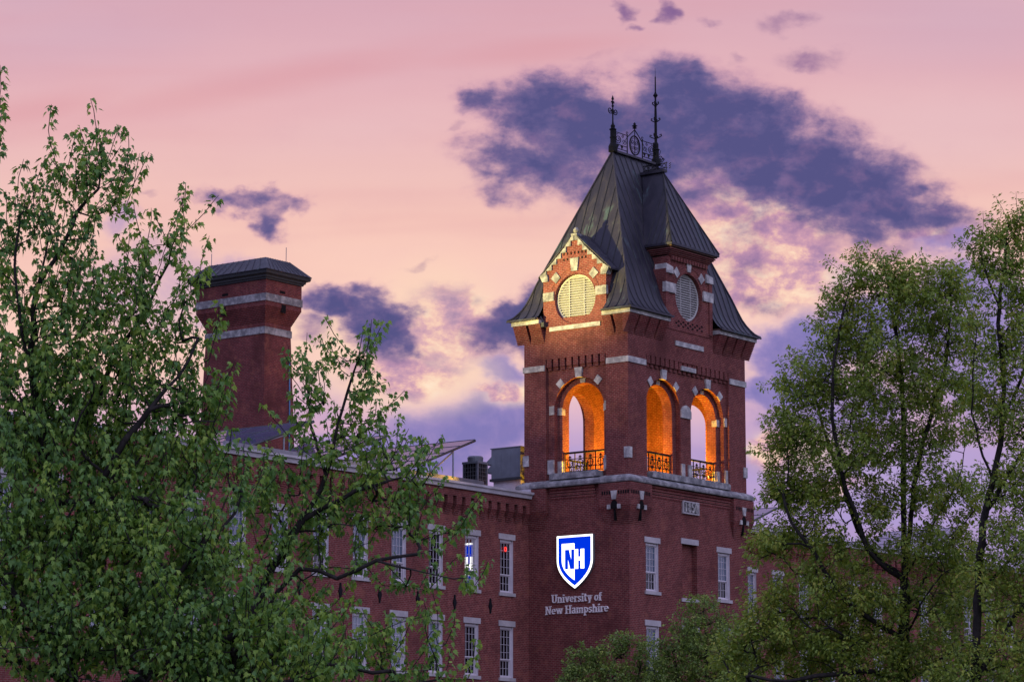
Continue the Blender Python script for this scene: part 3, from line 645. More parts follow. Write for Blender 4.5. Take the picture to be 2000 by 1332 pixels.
def ex_short(f, x):
    for sg in (-1, 1):
        f.tube([(x, YC, PB+1.92), (x+sg*.1, YC, PB+2.2)]+spiral(x+sg*.21, PB+2.17, .2, 1.5, 150 if sg > 0 else 150, sg), .024, 5)
        f.tube([(x, YC, PB+2.55), (x+sg*.1, YC, PB+2.72), (x+sg*.13, YC, PB+2.62)], .02, 4)
def ex_tall(f, x):
    for z, r in ((1.62, .17), (2.62, .13), (3.62, .09)):
        for k in range(4):
            a = k*math.pi/2+.3; c, s = math.cos(a), math.sin(a)
            f.tube([(x, YC, PB+z-.1), (x+r*c, YC+r*s, PB+z-.02), (x+1.7*r*c, YC+1.7*r*s, PB+z+.06), (x+1.6*r*c, YC+1.6*r*s, PB+z+.16), (x+1.1*r*c, YC+1.1*r*s, PB+z+.12)], .03, 5)
    f.tube(spiral(x+.42, PB+.42, .22, 1.6, 180, -1), .024, 5); f.tube([(x+.15, YC, PB+.15), (x+.35, YC, PB+.18), (x+.62, YC, PB+.5), (x+.72, YC, PB+.42)], .022, 5)
    f.tube([(x+.3, YC, PB+.6), (x+.4, YC, PB+.9)], .02, 4)
finial('short_finial', RX0+.02, [(.22, 0), (.22, .28), (.13, .5), (.13, .75), (.16, .8), (.13, .84), (.13, 1.2), (.18, 1.25), (.09, 1.32), (.11, 1.45), (.05, 1.55), (.035, 1.7), (.03, 2.5), (.07, 2.55), (.03, 2.62), (.06, 2.78), (.02, 2.88), (.07, 2.94), (.0, 3.18)], ex_short, .845)
finial('tall_finial', RX1-.02, [(.25, 0), (.22, .3), (.15, .5), (.15, .9), (.19, .95), (.13, 1.02), (.13, 1.3), (.07, 1.42), (.07, 1.7), (.06, 3.3), (.05, 3.55), (.06, 3.6), (.04, 4.0), (.05, 4.15), (.12, 4.28), (.05, 4.42), (.035, 4.5), (.03, 5.4), (.012, 5.45), (.006, 5.95)], ex_tall, .79)

# round louvre
def louvre(mp, uc, zc, r, w, parent):
    b = MB(); b.tube([mp(p, w, q) for p, q in arc(uc, zc, r, 0, 352, 44)], .055, 6, True)
    o = b.build('louvre_window', CREAM, parent); s = MB(); n = 19
    for i in range(n):
        z = zc-r+2*r*(i+.5)/n; h = math.sqrt(max(0, r*r-(z-zc)**2))-.03
        if h > .06: s.prism(lambda u, ww, zz: mp(u, ww, zz), [(uc-h, z-.055), (uc+h, z-.055), (uc+h, z-.035), (uc-h, z-.035)], w, w+.002); s.frust([mp(uc-h, w-.03, z-.06), mp(uc+h, w-.03, z-.06), mp(uc+h, w-.03, z-.035), mp(uc-h, w-.03, z-.035)], [mp(uc-h, w+.1, z+.055), mp(uc+h, w+.1, z+.055), mp(uc+h, w+.1, z+.075), mp(uc-h, w+.1, z+.075)])
    for q in (-.36, .40): s.mbox(mp, uc+q*r-.016, uc+q*r+.016, w-.034, w+.05, zc-r*.9, zc+r*.9)
    s.build('slats', CREAM, o)
    MB().prism(mp, arc(uc, zc, r, 0, 350, 40), w+.16, w+.2).build('backing', DARKM, o)
def hole_wall(b, mp, u0, u1, z0, z1, uc, zc, r, w0, w1, n=48):
    """rectangle of wall with a round hole, with its reveal"""
    def edge(a):
        c, s = math.cos(a), math.sin(a); t = min([(u1-uc)/c if c > 1e-9 else 1e9, (u0-uc)/c if c < -1e-9 else 1e9, (z1-zc)/s if s > 1e-9 else 1e9, (z0-zc)/s if s < -1e-9 else 1e9]); return (uc+c*t, zc+s*t)
    an = sorted([2*math.pi*i/n for i in range(n)]+[math.atan2(z-zc, u-uc) % (2*math.pi) for u in (u0, u1) for z in (z0, z1)])
    an.append(an[0]+2*math.pi)
    for a, c in zip(an, an[1:]):
        if c-a < 1e-6: continue
        p, q = edge(a), edge(c); P, Q = (uc+r*math.cos(a), zc+r*math.sin(a)), (uc+r*math.cos(c), zc+r*math.sin(c))
        b.face([mp(p[0], w0, p[1]), mp(q[0], w0, q[1]), mp(Q[0], w0, Q[1]), mp(P[0], w0, P[1])])
        b.face([mp(P[0], w0, P[1]), mp(Q[0], w0, Q[1]), mp(Q[0], w1, Q[1]), mp(P[0], w1, P[1])])
# stepped gable on the side
gd = MB(); GC = YC-.03; gw = -.05; GR = 1.12; GZ = 25.1
mg = mx_side(gw)
hole_wall(gd, mg, GY0, GY1, 23.94, 26.3, GC, GZ, GR, 0, .3)
steps = [(26.3, 1.73), (26.52, 1.42), (26.76, 1.16), (27.0, .90), (27.24, .62), (27.5, .36), (27.74, .16)]
for (z, h), (z2, _) in zip(steps, steps[1:]+[(27.95, 0)]): gd.mbox(mg, GC-h, GC+h, 0, .3, z, z2)
for u in (GY0, GY1): gd.face([mg(u, 0, 23.94), mg(u, .9, 23.94), mg(u, .9, 26.3), mg(u, 0, 26.3)])
for r0 in (GR+.02, GR+.26): gd.tube([mg(p, -.004, q) for p, q in arc(GC, GZ, r0, 8, 172, 30)], .02, 4)
gable = gd.build('side_gable', BRICK, tower)
st = MB()
for (z, h), (z2, h2) in zip(steps, steps[1:]+[(27.95, .0)]):
    for sg in (-1, 1):
        st.prism(mg, [(GC+sg*(h-.17), z+.001), (GC+sg*(h+.17), z+.001), (GC+sg*(h2+.15), z2+.0), (GC+sg*(h-.17), z2+.0)] if h2 > .01 else [(GC+sg*.02, z), (GC+sg*.30, z), (GC+sg*.03, z2+.12)], -.07, .3)
for sg in (-1, 1):
    st.prism(mg, [(GC+sg*1.46, 26.02), (GC+sg*1.76, 26.02), (GC+sg*1.86, 26.22), (GC+sg*1.90, 26.34), (GC+sg*1.5, 26.34), (GC+sg*1.46, 26.2)], -.09, .26)
    st.mbox(mg, *sorted((GC+sg*(GR+.03), GC+sg*1.74)), -.06, .1, 25.12, 25.52)
diamond(st, mg, GC, GZ, 90, GR+.13, GR+.72, .16, .24, -.07, .1)
for a in (45, 135): diamond(st, mg, GC, GZ, a, GR+.16, GR+.54, .17, .2, -.05, .1)
st.mbox(mg, GC-.16, GC+.16, -.08, .28, 27.96, 28.06); st.lathe(mg(GC, .1, 28.05), [(.06, 0), (.06, .04), (.13, .12), (.13, .2), (.06, .3), (.0, .32)], 10)
sep(st, 'gable_stone', WSTONE, gable)
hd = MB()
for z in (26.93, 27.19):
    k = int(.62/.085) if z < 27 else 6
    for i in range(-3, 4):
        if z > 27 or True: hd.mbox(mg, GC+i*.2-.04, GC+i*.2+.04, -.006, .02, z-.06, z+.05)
sep(hd, 'hole_shade', BLACK, gable)  # flat dark patches paint the shade of holes in the brick
louvre(mg, GC, GZ, GR-.05, .2, tower)
gr = MB()
ridge_x = EX0+KX*(.28+.72*(28.05-26.1)/6.35)
for sg in (-1, 1):
    el = GC+sg*2.0; s_e = .28+.72*(26.25-26.1)/6.35; xe = EX0+KX*s_e
    A, B2, C2, D2 = (gw-.06, GC, 28.1), (gw-.06, el, 26.28), (xe+.1, el, 26.28), (ridge_x+.1, GC, 28.1)
    gr.frust([A, B2, C2, D2], [tuple(np.array(p)-np.array((0, 0, .07))) for p in (A, B2, C2, D2)])
    for k in range(1, 4):
        t = k/4; gr.tube([np.array(A)*(1-t)+np.array(B2)*t if False else tuple(np.array(A)+(np.array(D2)-np.array(A))*t*.8), tuple(np.array(B2)+(np.array(C2)-np.array(B2))*t*.8)], .022, 4)
gr.build('gable_roof', COPPER, tower)
dp = MB(); dp.tube([(-.16, GY1+.08, 24.45), (-.14, GY1-.06, 24.2), (-.12, GY1-.08, 23.95)], .05, 6); dp.box(-.3, -.07, GY1-.2, GY1, 23.95, 24.15); dp.build('gutter_spout', DARKM, tower)
# front dormer
fd = MB(); FZ = 25.53; fw_ = -.04; mf = mx_front(fw_); FCX = XC+.03; FRR = 1.1
hole_wall(fd, mf, DX0+.25, DX1-.25, 24.05, 26.9, FCX, FZ, FRR, 0, .32)
for a, e in ((DX0, DX0+.25), (DX1-.25, DX1)): fd.box(a, e, fw_-.06, .9, 24.0, 26.6)
fd.frust([(DX0, fw_-.06, 26.6), (DX0+.42, fw_-.06, 26.6), (DX0+.42, .9, 26.6), (DX0, .9, 26.6)], [(DX0+.35, fw_, 26.95), (DX0+.42, fw_, 26.95), (DX0+.42, .9, 26.95), (DX0+.35, .9, 26.95)])
fd.frust([(DX1-.42, fw_-.06, 26.6), (DX1, fw_-.06, 26.6), (DX1, .9, 26.6), (DX1-.42, .9, 26.6)], [(DX1-.42, fw_, 26.95), (DX1-.35, fw_, 26.95), (DX1-.35, .9, 26.95), (DX1-.42, .9, 26.95)])
fd.box(DX0+.32, DX1-.32, fw_, .28, 26.9, 27.5); fd.box(DX0+.30, DX0+.55, .0, 1.0, 26.4, 27.5); fd.box(DX1-.55, DX1-.30, .0, 1.0, 26.4, 27.5)
fd.box(DX0, DX1, fw_+.002, .3, 23.9, 24.05)
for k in range(5): q = .06*(k+1); fd.box(DX0+.36-q, DX1-.36+q, fw_-q, 1.0, 27.24+.065*k, 27.24+.065*(k+1)-.008)
n = 13
for i in range(n):
    u = DX0+.42+(DX1-DX0-.84)*(i+.5)/n; fd.box(u-.075, u+.075, fw_-.12, .0, 27.06, 27.238)
fd.tube([mf(p, -.004, q) for p, q in arc(FCX, FZ, FRR+.3, 5, 175, 30)], .02, 4)
dorm = fd.build('front_dormer', BRICK, tower)
st = MB()
diamond(st, mf, FCX, FZ, 90, FRR+.08, FRR+.58, .13, .2, -.05, .1)
for a in (45, 135): diamond(st, mf, FCX, FZ, a, FRR+.14, FRR+.52, .16, .18, -.045, .1)
for sg in (-1, 1):
    st.mbox(mf, *sorted((FCX+sg*(FRR+.03), FCX+sg*1.945)), -.075, .12, 25.55, 26.0)
    x0, x1 = sorted((FCX+sg*1.36, FCX+sg*1.92))
    st.frust([(x0, fw_-.1, 26.42), (x1, fw_-.1, 26.42), (x1, .5, 26.42), (x0, .5, 26.42)], [(x0, fw_-.08, 26.84), (x1-.0, fw_-.08, 26.84) if False else (x1, fw_-.08, 26.74), (x1, .5, 26.74), (x0, .5, 26.84)])
sep(st, 'dormer_stone', STONE, dorm)
hd = MB()
for i in range(12):
    for j in range(3):
        if (i+j) % 2: hd.mbox(mf, 3.72+i*.19, 3.72+i*.19+.13, -.012, .02, 24.09+j*.1, 24.09+j*.1+.075)
hd.build('brick_diaper', BLACK, dorm)
louvre(mf, FCX, FZ, FRR-.06, .22, tower)
dr = MB(); ex0, ex1, ey, ez = DX0-.07, DX1+.07, -.47, 27.76; AP = (XC, 1.32, 31.6); RB = (XC, 2.45, 31.6)
yb = EY0+KY*(.28+.72*(ez-26.1)/6.35)
dr.face([(ex0, ey, ez), (ex1, ey, ez), AP]); dr.face([(ex0, ey, ez), AP, RB, (ex0, yb, ez)]); dr.face([(ex1, ey, ez), AP, RB, (ex1, yb, ez)])
dr.box(ex0, ex1, ey, yb, ez-.10, ez-.002); 
n = 10; dr.m = 1
for i in range(1, n):
    u = ex0+(ex1-ex0)*i/n; t = 1-abs(u-XC)/(XC-ex0); dr.tube([(u, ey, ez+.015), tuple(np.array((u, ey, ez))+t*(np.array((u, AP[1], AP[2]))-np.array((u, ey, ez)))+np.array((0, -.01, .01)))], .026, 4)
for sx in (ex0, ex1):
    dr.tube([(sx, ey, ez+.02), AP], .045, 5)
    for k in range(1, 6):
        y = ey+(yb-ey)*k/5.5; t = min(1, (y-ey)/(AP[1]-ey)); end = np.array((sx, y, ez))+t*(np.array((XC, y, AP[2]))-np.array((sx, y, ez))); dr.tube([(sx, y, ez+.015), end], .024, 4)
dr.m = 0; dr.box(XC-.14, XC+.14, 1.15, 2.5, 31.55, 31.68)
dr.build('dormer_roof', [COPPER, SEAM], tower)
b = MB(); b.box(ex0+.08, ex1-.08, ey+.06, yb, ez-.16, ez-.102); b.build('dormer_fascia', BROWN, tower)
b = MB()
for z in (31.75, 31.98): b.tube([(XC, 1.05, z), (XC, 2.4, z)], .022, 5)
for i in range(6):
    y = 1.1+.25*i; b.tube([(XC, y, 31.66), (XC, y, 32.03)], .018, 4)
    if i < 5: b.tube([(XC, y+.125+.085*math.cos(R(q)), 31.865+.085*math.sin(R(q))) for q in range(0, 360, 40)], .016, 4, True)
for k in (0, 1, 2): b.tube([(XC+.0, .95+.0*k, 31.7+.1*k), (XC+.0, .85, 31.75+.1*k)], .02, 4)
b.build('dormer_cresting', IRON, tower)

# floodlights inside the belfry
def belfry_lamp(x, y, dz, label):
    t = thing('belfry_floodlight', (x, y, 17.24), label, 'floodlight', 'floodlights inside the belfry')
    MB().lathe((x, y, 17.24), [(.12, 0), (.12, .03), (.025, .05), (.025, .2)], 8).build('stand', LAMPB, t)
    MB().frust([(x-.16, y-.11, 17.42), (x+.16, y-.11, 17.42), (x+.16, y+.11, 17.42), (x-.16, y+.11, 17.42)], [(x-.2, y-.15, 17.6), (x+.2, y-.15, 17.6), (x+.2, y+.15, 17.6), (x-.2, y+.15, 17.6)]).build('housing', LAMPB, t)
    MB().box(x-.17, x+.17, y-.12, y+.12, 17.602, 17.615).build('lens', ELENS, t)
    l = bpy.data.lights.new('belfry_light', 'POINT'); l.energy = dz; l.color = (1, .50, .018); l.shadow_soft_size = .1
    o = bpy.data.objects.new('belfry_light', l); COL.objects.link(o); o.location = (x, y, 17.75)
belfry_lamp(2.6, 2.6, 1900, 'small orange floodlight on the belfry floor behind the left front arch')
belfry_lamp(7.2, 2.3, 1900, 'small orange floodlight on the belfry floor behind the right front arch')

lb = thing('lamp_bar', tuple(ony(1389, 925, .8)), 'little bar of three glowing bulbs low in the right front belfry arch', 'lamp')
pts = [ony(x, y, .8) for x, y in ((1384, 931), (1389.5, 924.5), (1395, 918))]
MB().tube([pts[0]+np.array((0, .06, -.02)), pts[2]+np.array((0, .06, -.02))], .02, 5).build('bar', LAMPB, lb)
for p in pts: MB().lathe(tuple(p), [(.012, -.045), (.04, -.02), (.045, 0), (.03, .035), (.008, .045)], 10).build('bulb', ELENS, lb)

# ------------------------------------------------------------------ shield sign and lettering on the tower's side
sh = thing('shield_sign', (0, 2.8, 12.1), 'lit blue and white shield sign with letters N and H on tower wall', 'sign')
ms = lambda u, w, z: (w, 2.805-u, z)            # u runs to the right as one reads it
def shield(hw, zt, zb, zs, n=10):
    L = [(-hw, zt), (hw, zt)]
    cur = [(hw*(1-(i/n)**2.1), zs-(zs-zb)*i/n) for i in range(n+1)]
    return L+cur+[(-u, z) for u, z in reversed(cur[:-1])]
MB().prism(ms, shield(.985, 14.50, 12.12, 13.42), -.16, -.02).build('sign_box', GALV, sh)
MB().prism(ms, shield(.97, 14.485, 12.145, 13.42), -.175, -.161).build('white_border', EWHITE, sh)
MB().prism(ms, shield(.875, 14.40, 12.27, 13.42), -.185, -.176).build('blue_field', EBLUE, sh)
sp = [p for p in shield(.69, 14.13, 12.50, 13.40) if p[0] <= 0]
half = [(-.69, 14.13), (0, 14.13), (0, 12.50)]+[p for p in shield(.69, 14.13, 12.5, 13.40)[2+10:] if p[0] < -1e-6]
half = [p for i, p in enumerate(half) if i == 0 or p != half[i-1]]
if abs(half[-1][0]+.69) < 1e-6 and half[-1][1] > 14.1: half.pop()
MB().prism(ms, half, -.192, -.186).build('white_half', EWHITE, sh)
b = MB(); x0, x1, z0, z1, t = -.51, -.005, 13.0, 13.86, .165
b.prism(ms, [(x0, z0), (x0+t, z0), (x0+t, z1), (x0, z1)], -.198, -.193); b.prism(ms, [(x1-t, z0), (x1, z0), (x1, z1), (x1-t, z1)], -.198, -.193); b.prism(ms, [(x0+t*.3, z1), (x0+t*1.35, z1), (x1-t*.3, z0), (x1-t*1.35, z0)], -.200, -.1985)
b.build('letter_n', EBLUE, sh)
b = MB(); x0, x1 = .005, .53
b.mbox(ms, x0, x0+t+.03, -.198, -.186, z0, z1); b.mbox(ms, x1-t-.03, x1, -.198, -.186, z0, z1); b.mbox(ms, x0+t+.03, x1-t-.03, -.198, -.186, 13.36, 13.52)
b.build('letter_h', EWHITE, sh)

GL = {  # slab-serif letters: width, boxes (u0,u1,v0,v1), arcs (cx,cy,rx,ry,a0,a1), lines
 'U': (.80, [(.08, .22, .3, .95), (.58, .70, .3, .95), (0, .31, .9, 1), (.48, .80, .9, 1)], [(.39, .32, .25, .26, 180, 360)], []),
 'n': (.66, [(.08, .21, .05, .7), (0, .14, .62, .7), (0, .29, 0, .09), (.45, .58, .05, .45), (.38, .66, 0, .09)], [(.36, .43, .155, .2, 0, 160)], []),
 'i': (.32, [(.09, .22, .05, .7), (0, .14, .62, .7), (0, .31, 0, .09), (.08, .23, .82, .97)], [], []),
 'v': (.64, [(0, .27, .61, .7), (.38, .64, .61, .7)], [], [(.13, .65, .32, .04), (.52, .65, .34, .04)]),
 'e': (.56, [(.1, .5, .32, .41)], [(.28, .35, .21, .28, 0, 320)], []),
 'r': (.48, [(.08, .21, .05, .7), (0, .14, .62, .7), (0, .31, 0, .09)], [(.34, .46, .13, .16, 30, 170)], []),
 's': (.48, [(.05, .13, .0, .2), (.35, .43, .5, .68)], [(.24, .50, .14, .13, 30, 270), (.24, .20, .15, .14, -150, 90)], []),
 't': (.42, [(.1, .23, .2, .92), (0, .38, .6, .7)], [(.28, .2, .115, .14, 180, 320)], []),
 'y': (.64, [(0, .27, .61, .7), (.38, .64, .61, .7)], [], [(.13, .65, .33, .05), (.52, .65, .26, -.2), (.26, -.2, .08, -.22)]),
 'o': (.58, [], [(.29, .35, .21, .28, 0, 360)], []),
 'f': (.42, [(.1, .23, .05, .75), (0, .38, .6, .69), (0, .33, 0, .09)], [(.3, .78, .13, .16, 50, 180)], []),
 'N': (.86, [(.1, .22, .05, .95), (.62, .73, .05, .95), (0, .25, .9, 1), (.5, .86, .9, 1), (0, .33, 0, .09)], [], [(.16, .93, .67, .06)]),
 'w': (.92, [(0, .27, .61, .7), (.33, .58, .61, .7), (.66, .92, .61, .7)], [], [(.12, .65, .29, .04), (.45, .65, .29, .04), (.45, .65, .64, .04), (.80, .65, .64, .04)]),
 'H': (.86, [(.1, .24, .05, .95), (.62, .76, .05, .95), (.2, .66, .46, .56), (0, .34, .9, 1), (.52, .86, .9, 1), (0, .34, 0, .09), (.52, .86, 0, .09)], [], []),
 'a': (.58, [(.36, .49, .05, .5), (.42, .58, 0, .09)], [(.27, .48, .155, .18, 0, 160), (.26, .20, .17, .16, 0, 360)], []),
 'm': (1.0, [(.08, .21, .05, .7), (0, .14, .62, .7), (0, .29, 0, .09), (.43, .56, .05, .45), (.36, .64, 0, .09), (.78, .91, .05, .45), (.71, 1.0, 0, .09)], [(.35, .43, .145, .2, 0, 160), (.70, .43, .145, .2, 0, 160)], []),
 'p': (.62, [(.08, .21, -.28, .7), (0, .14, .62, .7), (0, .31, -.3, -.21)], [(.33, .35, .19, .27, 0, 360)], []),
 'h': (.66, [(.08, .21, .05, .98), (0, .14, .9, .98), (0, .29, 0, .09), (.45, .58, .05, .45), (.38, .66, 0, .09)], [(.36, .43, .155, .2, 0, 160)], []),
}
def write(b, text, width, zb, h):
    adv = sum(.30 if c == ' ' else GL[c][0]+.05 for c in text)-.05; k = width/adv; u = -width/2; i = 0
    for c in text:
        if c == ' ': u += .30*k; continue
        w, bx, ar, ln = GL[c]; sw = .13
        for q in bx: i += 1; b.mbox(ms, u+q[0]*k, u+q[1]*k, -.06-i*.00025, 0, zb+q[2]*h, zb+q[3]*h)
        for cx, cy, rx, ry, a0, a1 in ar:
            n = 14; i += 1
            for j in range(n):
                A, B = R(a0+(a1-a0)*j/n), R(a0+(a1-a0)*(j+1)/n)
                P = lambda a, s: (u+(cx+(rx+s)*math.cos(a))*k, zb+(cy+(ry+s*.8)*math.sin(a))*h)
                b.prism(ms, [P(A, -sw/2), P(A, sw/2), P(B, sw/2), P(B, -sw/2)], -.06-i*.00025, 0)
        for a, c1, d, e1 in ln:
            i += 1; x = sw/2*1.05; b.prism(ms, [(u+(a-x)*k, zb+c1*h), (u+(a+x)*k, zb+c1*h), (u+(d+x)*k, zb+e1*h), (u+(d-x)*k, zb+e1*h)], -.06-i*.00025, 0)
        u += (w+.05)*k
lt = thing('wall_lettering', (0, 2.8, 11.1), 'pale raised letters reading University of New Hampshire below the shield', 'lettering')
b = MB(); write(b, 'University of', 2.72, 11.56, .37); b.build('upper_line', ROPE, lt)
b = MB(); write(b, 'New Hampshire', 3.42, 11.06, .37); b.build('lower_line', ROPE, lt)

# ------------------------------------------------------------------ the mill
mill = thing('brick_mill', (-20, 5.45, 0), 'long red brick mill building with rows of white sash windows and pale cornice', 'building')
YF = 5.45; MF = mx_front(YF)
LW = [-2.12-2.5*k for k in range(17)]; RW = [17.98+2.5*k for k in range(-2, 14)]
b = MB()
for xa, xb, ws in ((-62, -.002, LW), (W+.002, 75, RW)):
    n = int((xb-xa)/.62)
    slots = [(xa+(xb-xa)*i/n-.115, xa+(xb-xa)*i/n+.115, 15.34, 15.86) for i in range(1, n)]
    grid_wall(b, MF, xa, xb, 0, 16.4, [(u, u+.97, zz[0], zz[1]) for u in ws for zz in ((11.98, 14.32), (8.26, 10.5))]+slots, .28)
    b.mbox(MF, xa, xb, -.24, .0, 15.9, 16.22)
    for i in range(n):
        u = xa+(xb-xa)*(i+.5)/n
        for k in range(6): b.mbox(MF, u-.19, u+.19, -.235*(k+1)/6, .0, 15.12+.5*k/6, (15.12+.5*(k+1)/6-.01) if k < 5 else 15.899)
b.face([(-62, YF, 0), (-62, 24, 0), (-62, 24, 16.4), (-62, YF, 16.4)]); b.face([(-62, 24, 0), (75, 24, 0), (75, 24, 16.4), (-62, 24, 16.4)])
b.build('wall', BRICKM, mill)
b = MB(); b.box(-62, 75, YF+.3, 24, 15.9, 16.1); b.build('roof', ROOFM, mill)
b = MB()
for xa, xb in ((-62, -.27), (W+.26, 75)):
    b.frust([(xa, YF-.36, 16.222), (xb, YF-.36, 16.222), (xb, YF+.4, 16.222), (xa, YF+.4, 16.222)], [(xa, YF-.42, 16.40), (xb, YF-.42, 16.40), (xb, YF+.4, 16.40), (xa, YF+.4, 16.40)])
    b.frust([(xa, YF-.50, 16.403), (xb, YF-.50, 16.403), (xb, YF+.4, 16.403), (xa, YF+.4, 16.403)], [(xa, YF-.52, 16.50), (xb, YF-.52, 16.50), (xb, YF+.3, 16.66), (xa, YF+.3, 16.66)])
b.box(-.26, -.05, YF-.3, YF+.4, 16.42, 16.68)
b.build('cornice', CORN, mill)
random.seed(5)
for side, ws in (('L', LW), ('R', RW)):
    for k, u in enumerate(ws):
        for row, (z0, z1) in enumerate(((11.98, 14.32), (8.26, 10.5))):
            if side == 'R': up, lo = SHADE, GLASS
            elif row == 0: up, lo = (GLASS, GLASS) if k in (0, 2) else ((GLASSR, GLASSR) if k == 1 else ((SHADE, GLASS)))
            else: up, lo = (GLASS, GLASS) if k < 2 else (CURTAIN, GLASS if k != 3 else CURTAIN)
            sash_window(mill, MF, u, u+.97, z0, z1, z0+.8, up, lo)
for k in range(14):
    x = -2.84-2.52*k; b = MB(); b.prism(MF, [(x-.03, 11.0), (x+.03, 11.0), (x+.05, 11.15), (x+.12, 11.33), (x+.05, 11.5), (x+.03, 11.66), (x-.03, 11.66), (x-.05, 11.5), (x-.12, 11.33), (x-.05, 11.15)], -.05, .01); b.build('wall_anchor', IRON, mill)
b = MB(); q = ony(990, 1072, YF-.0); b.tube([(q[0]+.06*math.cos(R(a)), YF+.08, q[2]+.10*math.sin(R(a))) for a in range(0, 360, 30)], .018, 5, True)
tag(b.build('indicator_lamp', ERED), 'tiny red ring lamp glowing behind the mill window nearest the tower', 'lamp')

# ------------------------------------------------------------------ chimney behind the roof
ch = thing('brick_chimney', (1.5, 23.5, 0), 'square brick chimney with two pale stone bands and hipped dark metal cap', 'chimney')
c0 = at(517, 640, 140); X0, Y0 = float(c0[0]), float(c0[1])
Yl = float(onx(402, 660, X0)[1]); Xr = float(ony(568, 652, Y0)[0]); k = 140/F_PX
zz = lambda y: float(at(517, y, 140)[2])
dx, dy = Xr-X0, Yl-Y0
b = MB()
def ring(p, z): return [(X0-p, Y0-p, z), (X0+dx+p, Y0-p, z), (X0+dx+p, Y0+dy+p, z), (X0-p, Y0+dy+p, z)]
def loft(b, prof, cap=True):
    rs = [ring(p, z) for p, z in prof]
    for a, c in zip(rs, rs[1:]):
        for i in range(4): j = (i+1) % 4; b.face([a[i], a[j], c[j], c[i]])
    b.face(rs[-1]); b.face(rs[0])
loft(b, [(.5, 0), (.16, zz(850)), (.0, zz(650)), (.0, zz(628))])
prof = [(0., zz(628))]
z_a, z_b = zz(628), zz(596)
for i in range(10): q = .36*(i+1)/10; prof += [(q, z_a+(z_b-z_a)*i/10+.03), (q, z_a+(z_b-z_a)*(i+1)/10+.0)]
prof += [(.36, zz(546))]
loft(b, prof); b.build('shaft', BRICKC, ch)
b = MB(); loft(b, [(.02, zz(651)), (.04, zz(651)), (.04, zz(637)), (.02, zz(637))]); b.build('stone_band', WSTONE, ch)
b = MB(); loft(b, [(.37, zz(588)), (.40, zz(588)), (.40, zz(573)), (.37, zz(573))]); b.build('stone_band', WSTONE, ch)
b = MB(); loft(b, [(.3, zz(546)), (.42, zz(545)), (.44, zz(542)), (.50, zz(541)), (.52, zz(537)), (.66, zz(535)), (.70, zz(530))])
b.build('cap_cornice', DARKM, ch)
b = MB(); loft(b, [(.70, zz(529)), (.72, zz(527)), (-.02, zz(498)), (-.04, zz(497))])
n = 11
for i in range(1, n):
    t = i/n; b.tube([(X0-.72, Y0-.72+(dy+1.44)*t, zz(526)), (X0+.0, Y0+.0+(dy)*t, zz(497))], .012, 4); b.tube([(X0-.72+(dx+1.44)*t, Y0-.72, zz(526)), (X0+dx*t, Y0, zz(497))], .012, 4)
b.build('cap', COPPER, ch)
b = MB(); s1 = (X0+.1, Y0+dy-.2); b.tube([(s1[0], s1[1], zz(500)), (s1[0], s1[1], zz(472))], .018, 5); b.build('lightning_rod', GALV, ch)
b = MB(); s1 = (X0+dx-.2, Y0+.2); b.tube([(s1[0], s1[1], zz(500)), (s1[0], s1[1], zz(466))], .018, 5); b.build('lightning_rod', GALV, ch)
b = MB(); q = ony(565, 700, Y0-.12); b.tube([(q[0], Y0-.14, zz(690)), (q[0], Y0-.2, zz(830)), (q[0], Y0-.2, 16)], .035, 6); b.build('conduit', BLUEP, ch)
b = MB()
for fx, z in (('s', 585), ): 
    for u in (.35, ): pass
mL, mR = mx_side(X0-.36), mx_front(Y0-.36)
for mp, u0, L in ((mL, Y0, dy), (mR, X0, dx)):
    for t in ((.62,) if L > 3.2 else (.5,)): b.mbox(mp, u0+L*t-.16, u0+L*t+.16, -.006, .0, zz(607), zz(590)); b.mbox(mp, u0+L*t-.3, u0+L*t+.1, -.006, .0, zz(568), zz(563))
sep(b, 'slot_shade', BLACK, ch)  # thin dark sheets paint the shade of slots in the shaft

# ------------------------------------------------------------------ on the roof
def solar(hi_px, dxlen, ylen, label, y0=6.5, z1=18.68, z0=16.95, cols=3, rows=4):
    q = ony(hi_px[0], hi_px[1], y0); x1 = float(q[0]); x0 = x1-dxlen; z1 = float(q[2]); z0 = z1-dxlen*.37
    t = thing('solar_array', (x1-dxlen/2, y0, 16.1), label, 'solar panels', 'tilted solar arrays on the mill roof')
    P = lambda a, y, dz=0: (x0+(x1-x0)*a, y, z0+(z1-z0)*a+dz)
    b = MB(); b.frust([P(0, y0), P(1, y0), P(1, y0+ylen), P(0, y0+ylen)], [P(0, y0, .04), P(1, y0, .04), P(1, y0+ylen, .04), P(0, y0+ylen, .04)]); b.build('panel', PANEL, t)
    b = MB()
    for i in range(cols+1): y = y0+ylen*i/cols; b.tube([P(0, y, -.01 if i == 0 else .045), P(1, y, -.01 if i == 0 else .045)], .055 if i == 0 else .018, 5)
    for j in range(rows+1): a = j/rows; b.tube([P(a, y0, .045), P(a, y0+ylen, .045)], .016, 4)
    b.build('panel_frame', DARKM, t)
    b = MB()
    for i in range(cols+1):
        y = y0+ylen*i/cols+.02
        for a in (.28, .65, ): b.tube([P(a, y, -.05), (x0+(x1-x0)*a, y, 16.96)], .04, 5)
        b.tube([P(.65, y, -.1), (x0+(x1-x0)*.28, y, 16.97)], .04, 5)
        b.box(x0-.2, x1+.6, y-.07, y+.07, 16.74, 16.96); b.box(x0-.1, x0+.1, y-.1, y+.1, 16.1, 16.74); b.box(x1-.1, x1+.1, y-.1, y+.1, 16.1, 16.74)
    b.build('rack', GALV, t)
solar((928, 860), 4.4, 5.6, 'glassy solar array tilted on a steel rack between condenser and its neighbour')
solar((754, 852), 4.6, 4.6, 'glassy solar array on a rack behind the tips of the leaning maple')
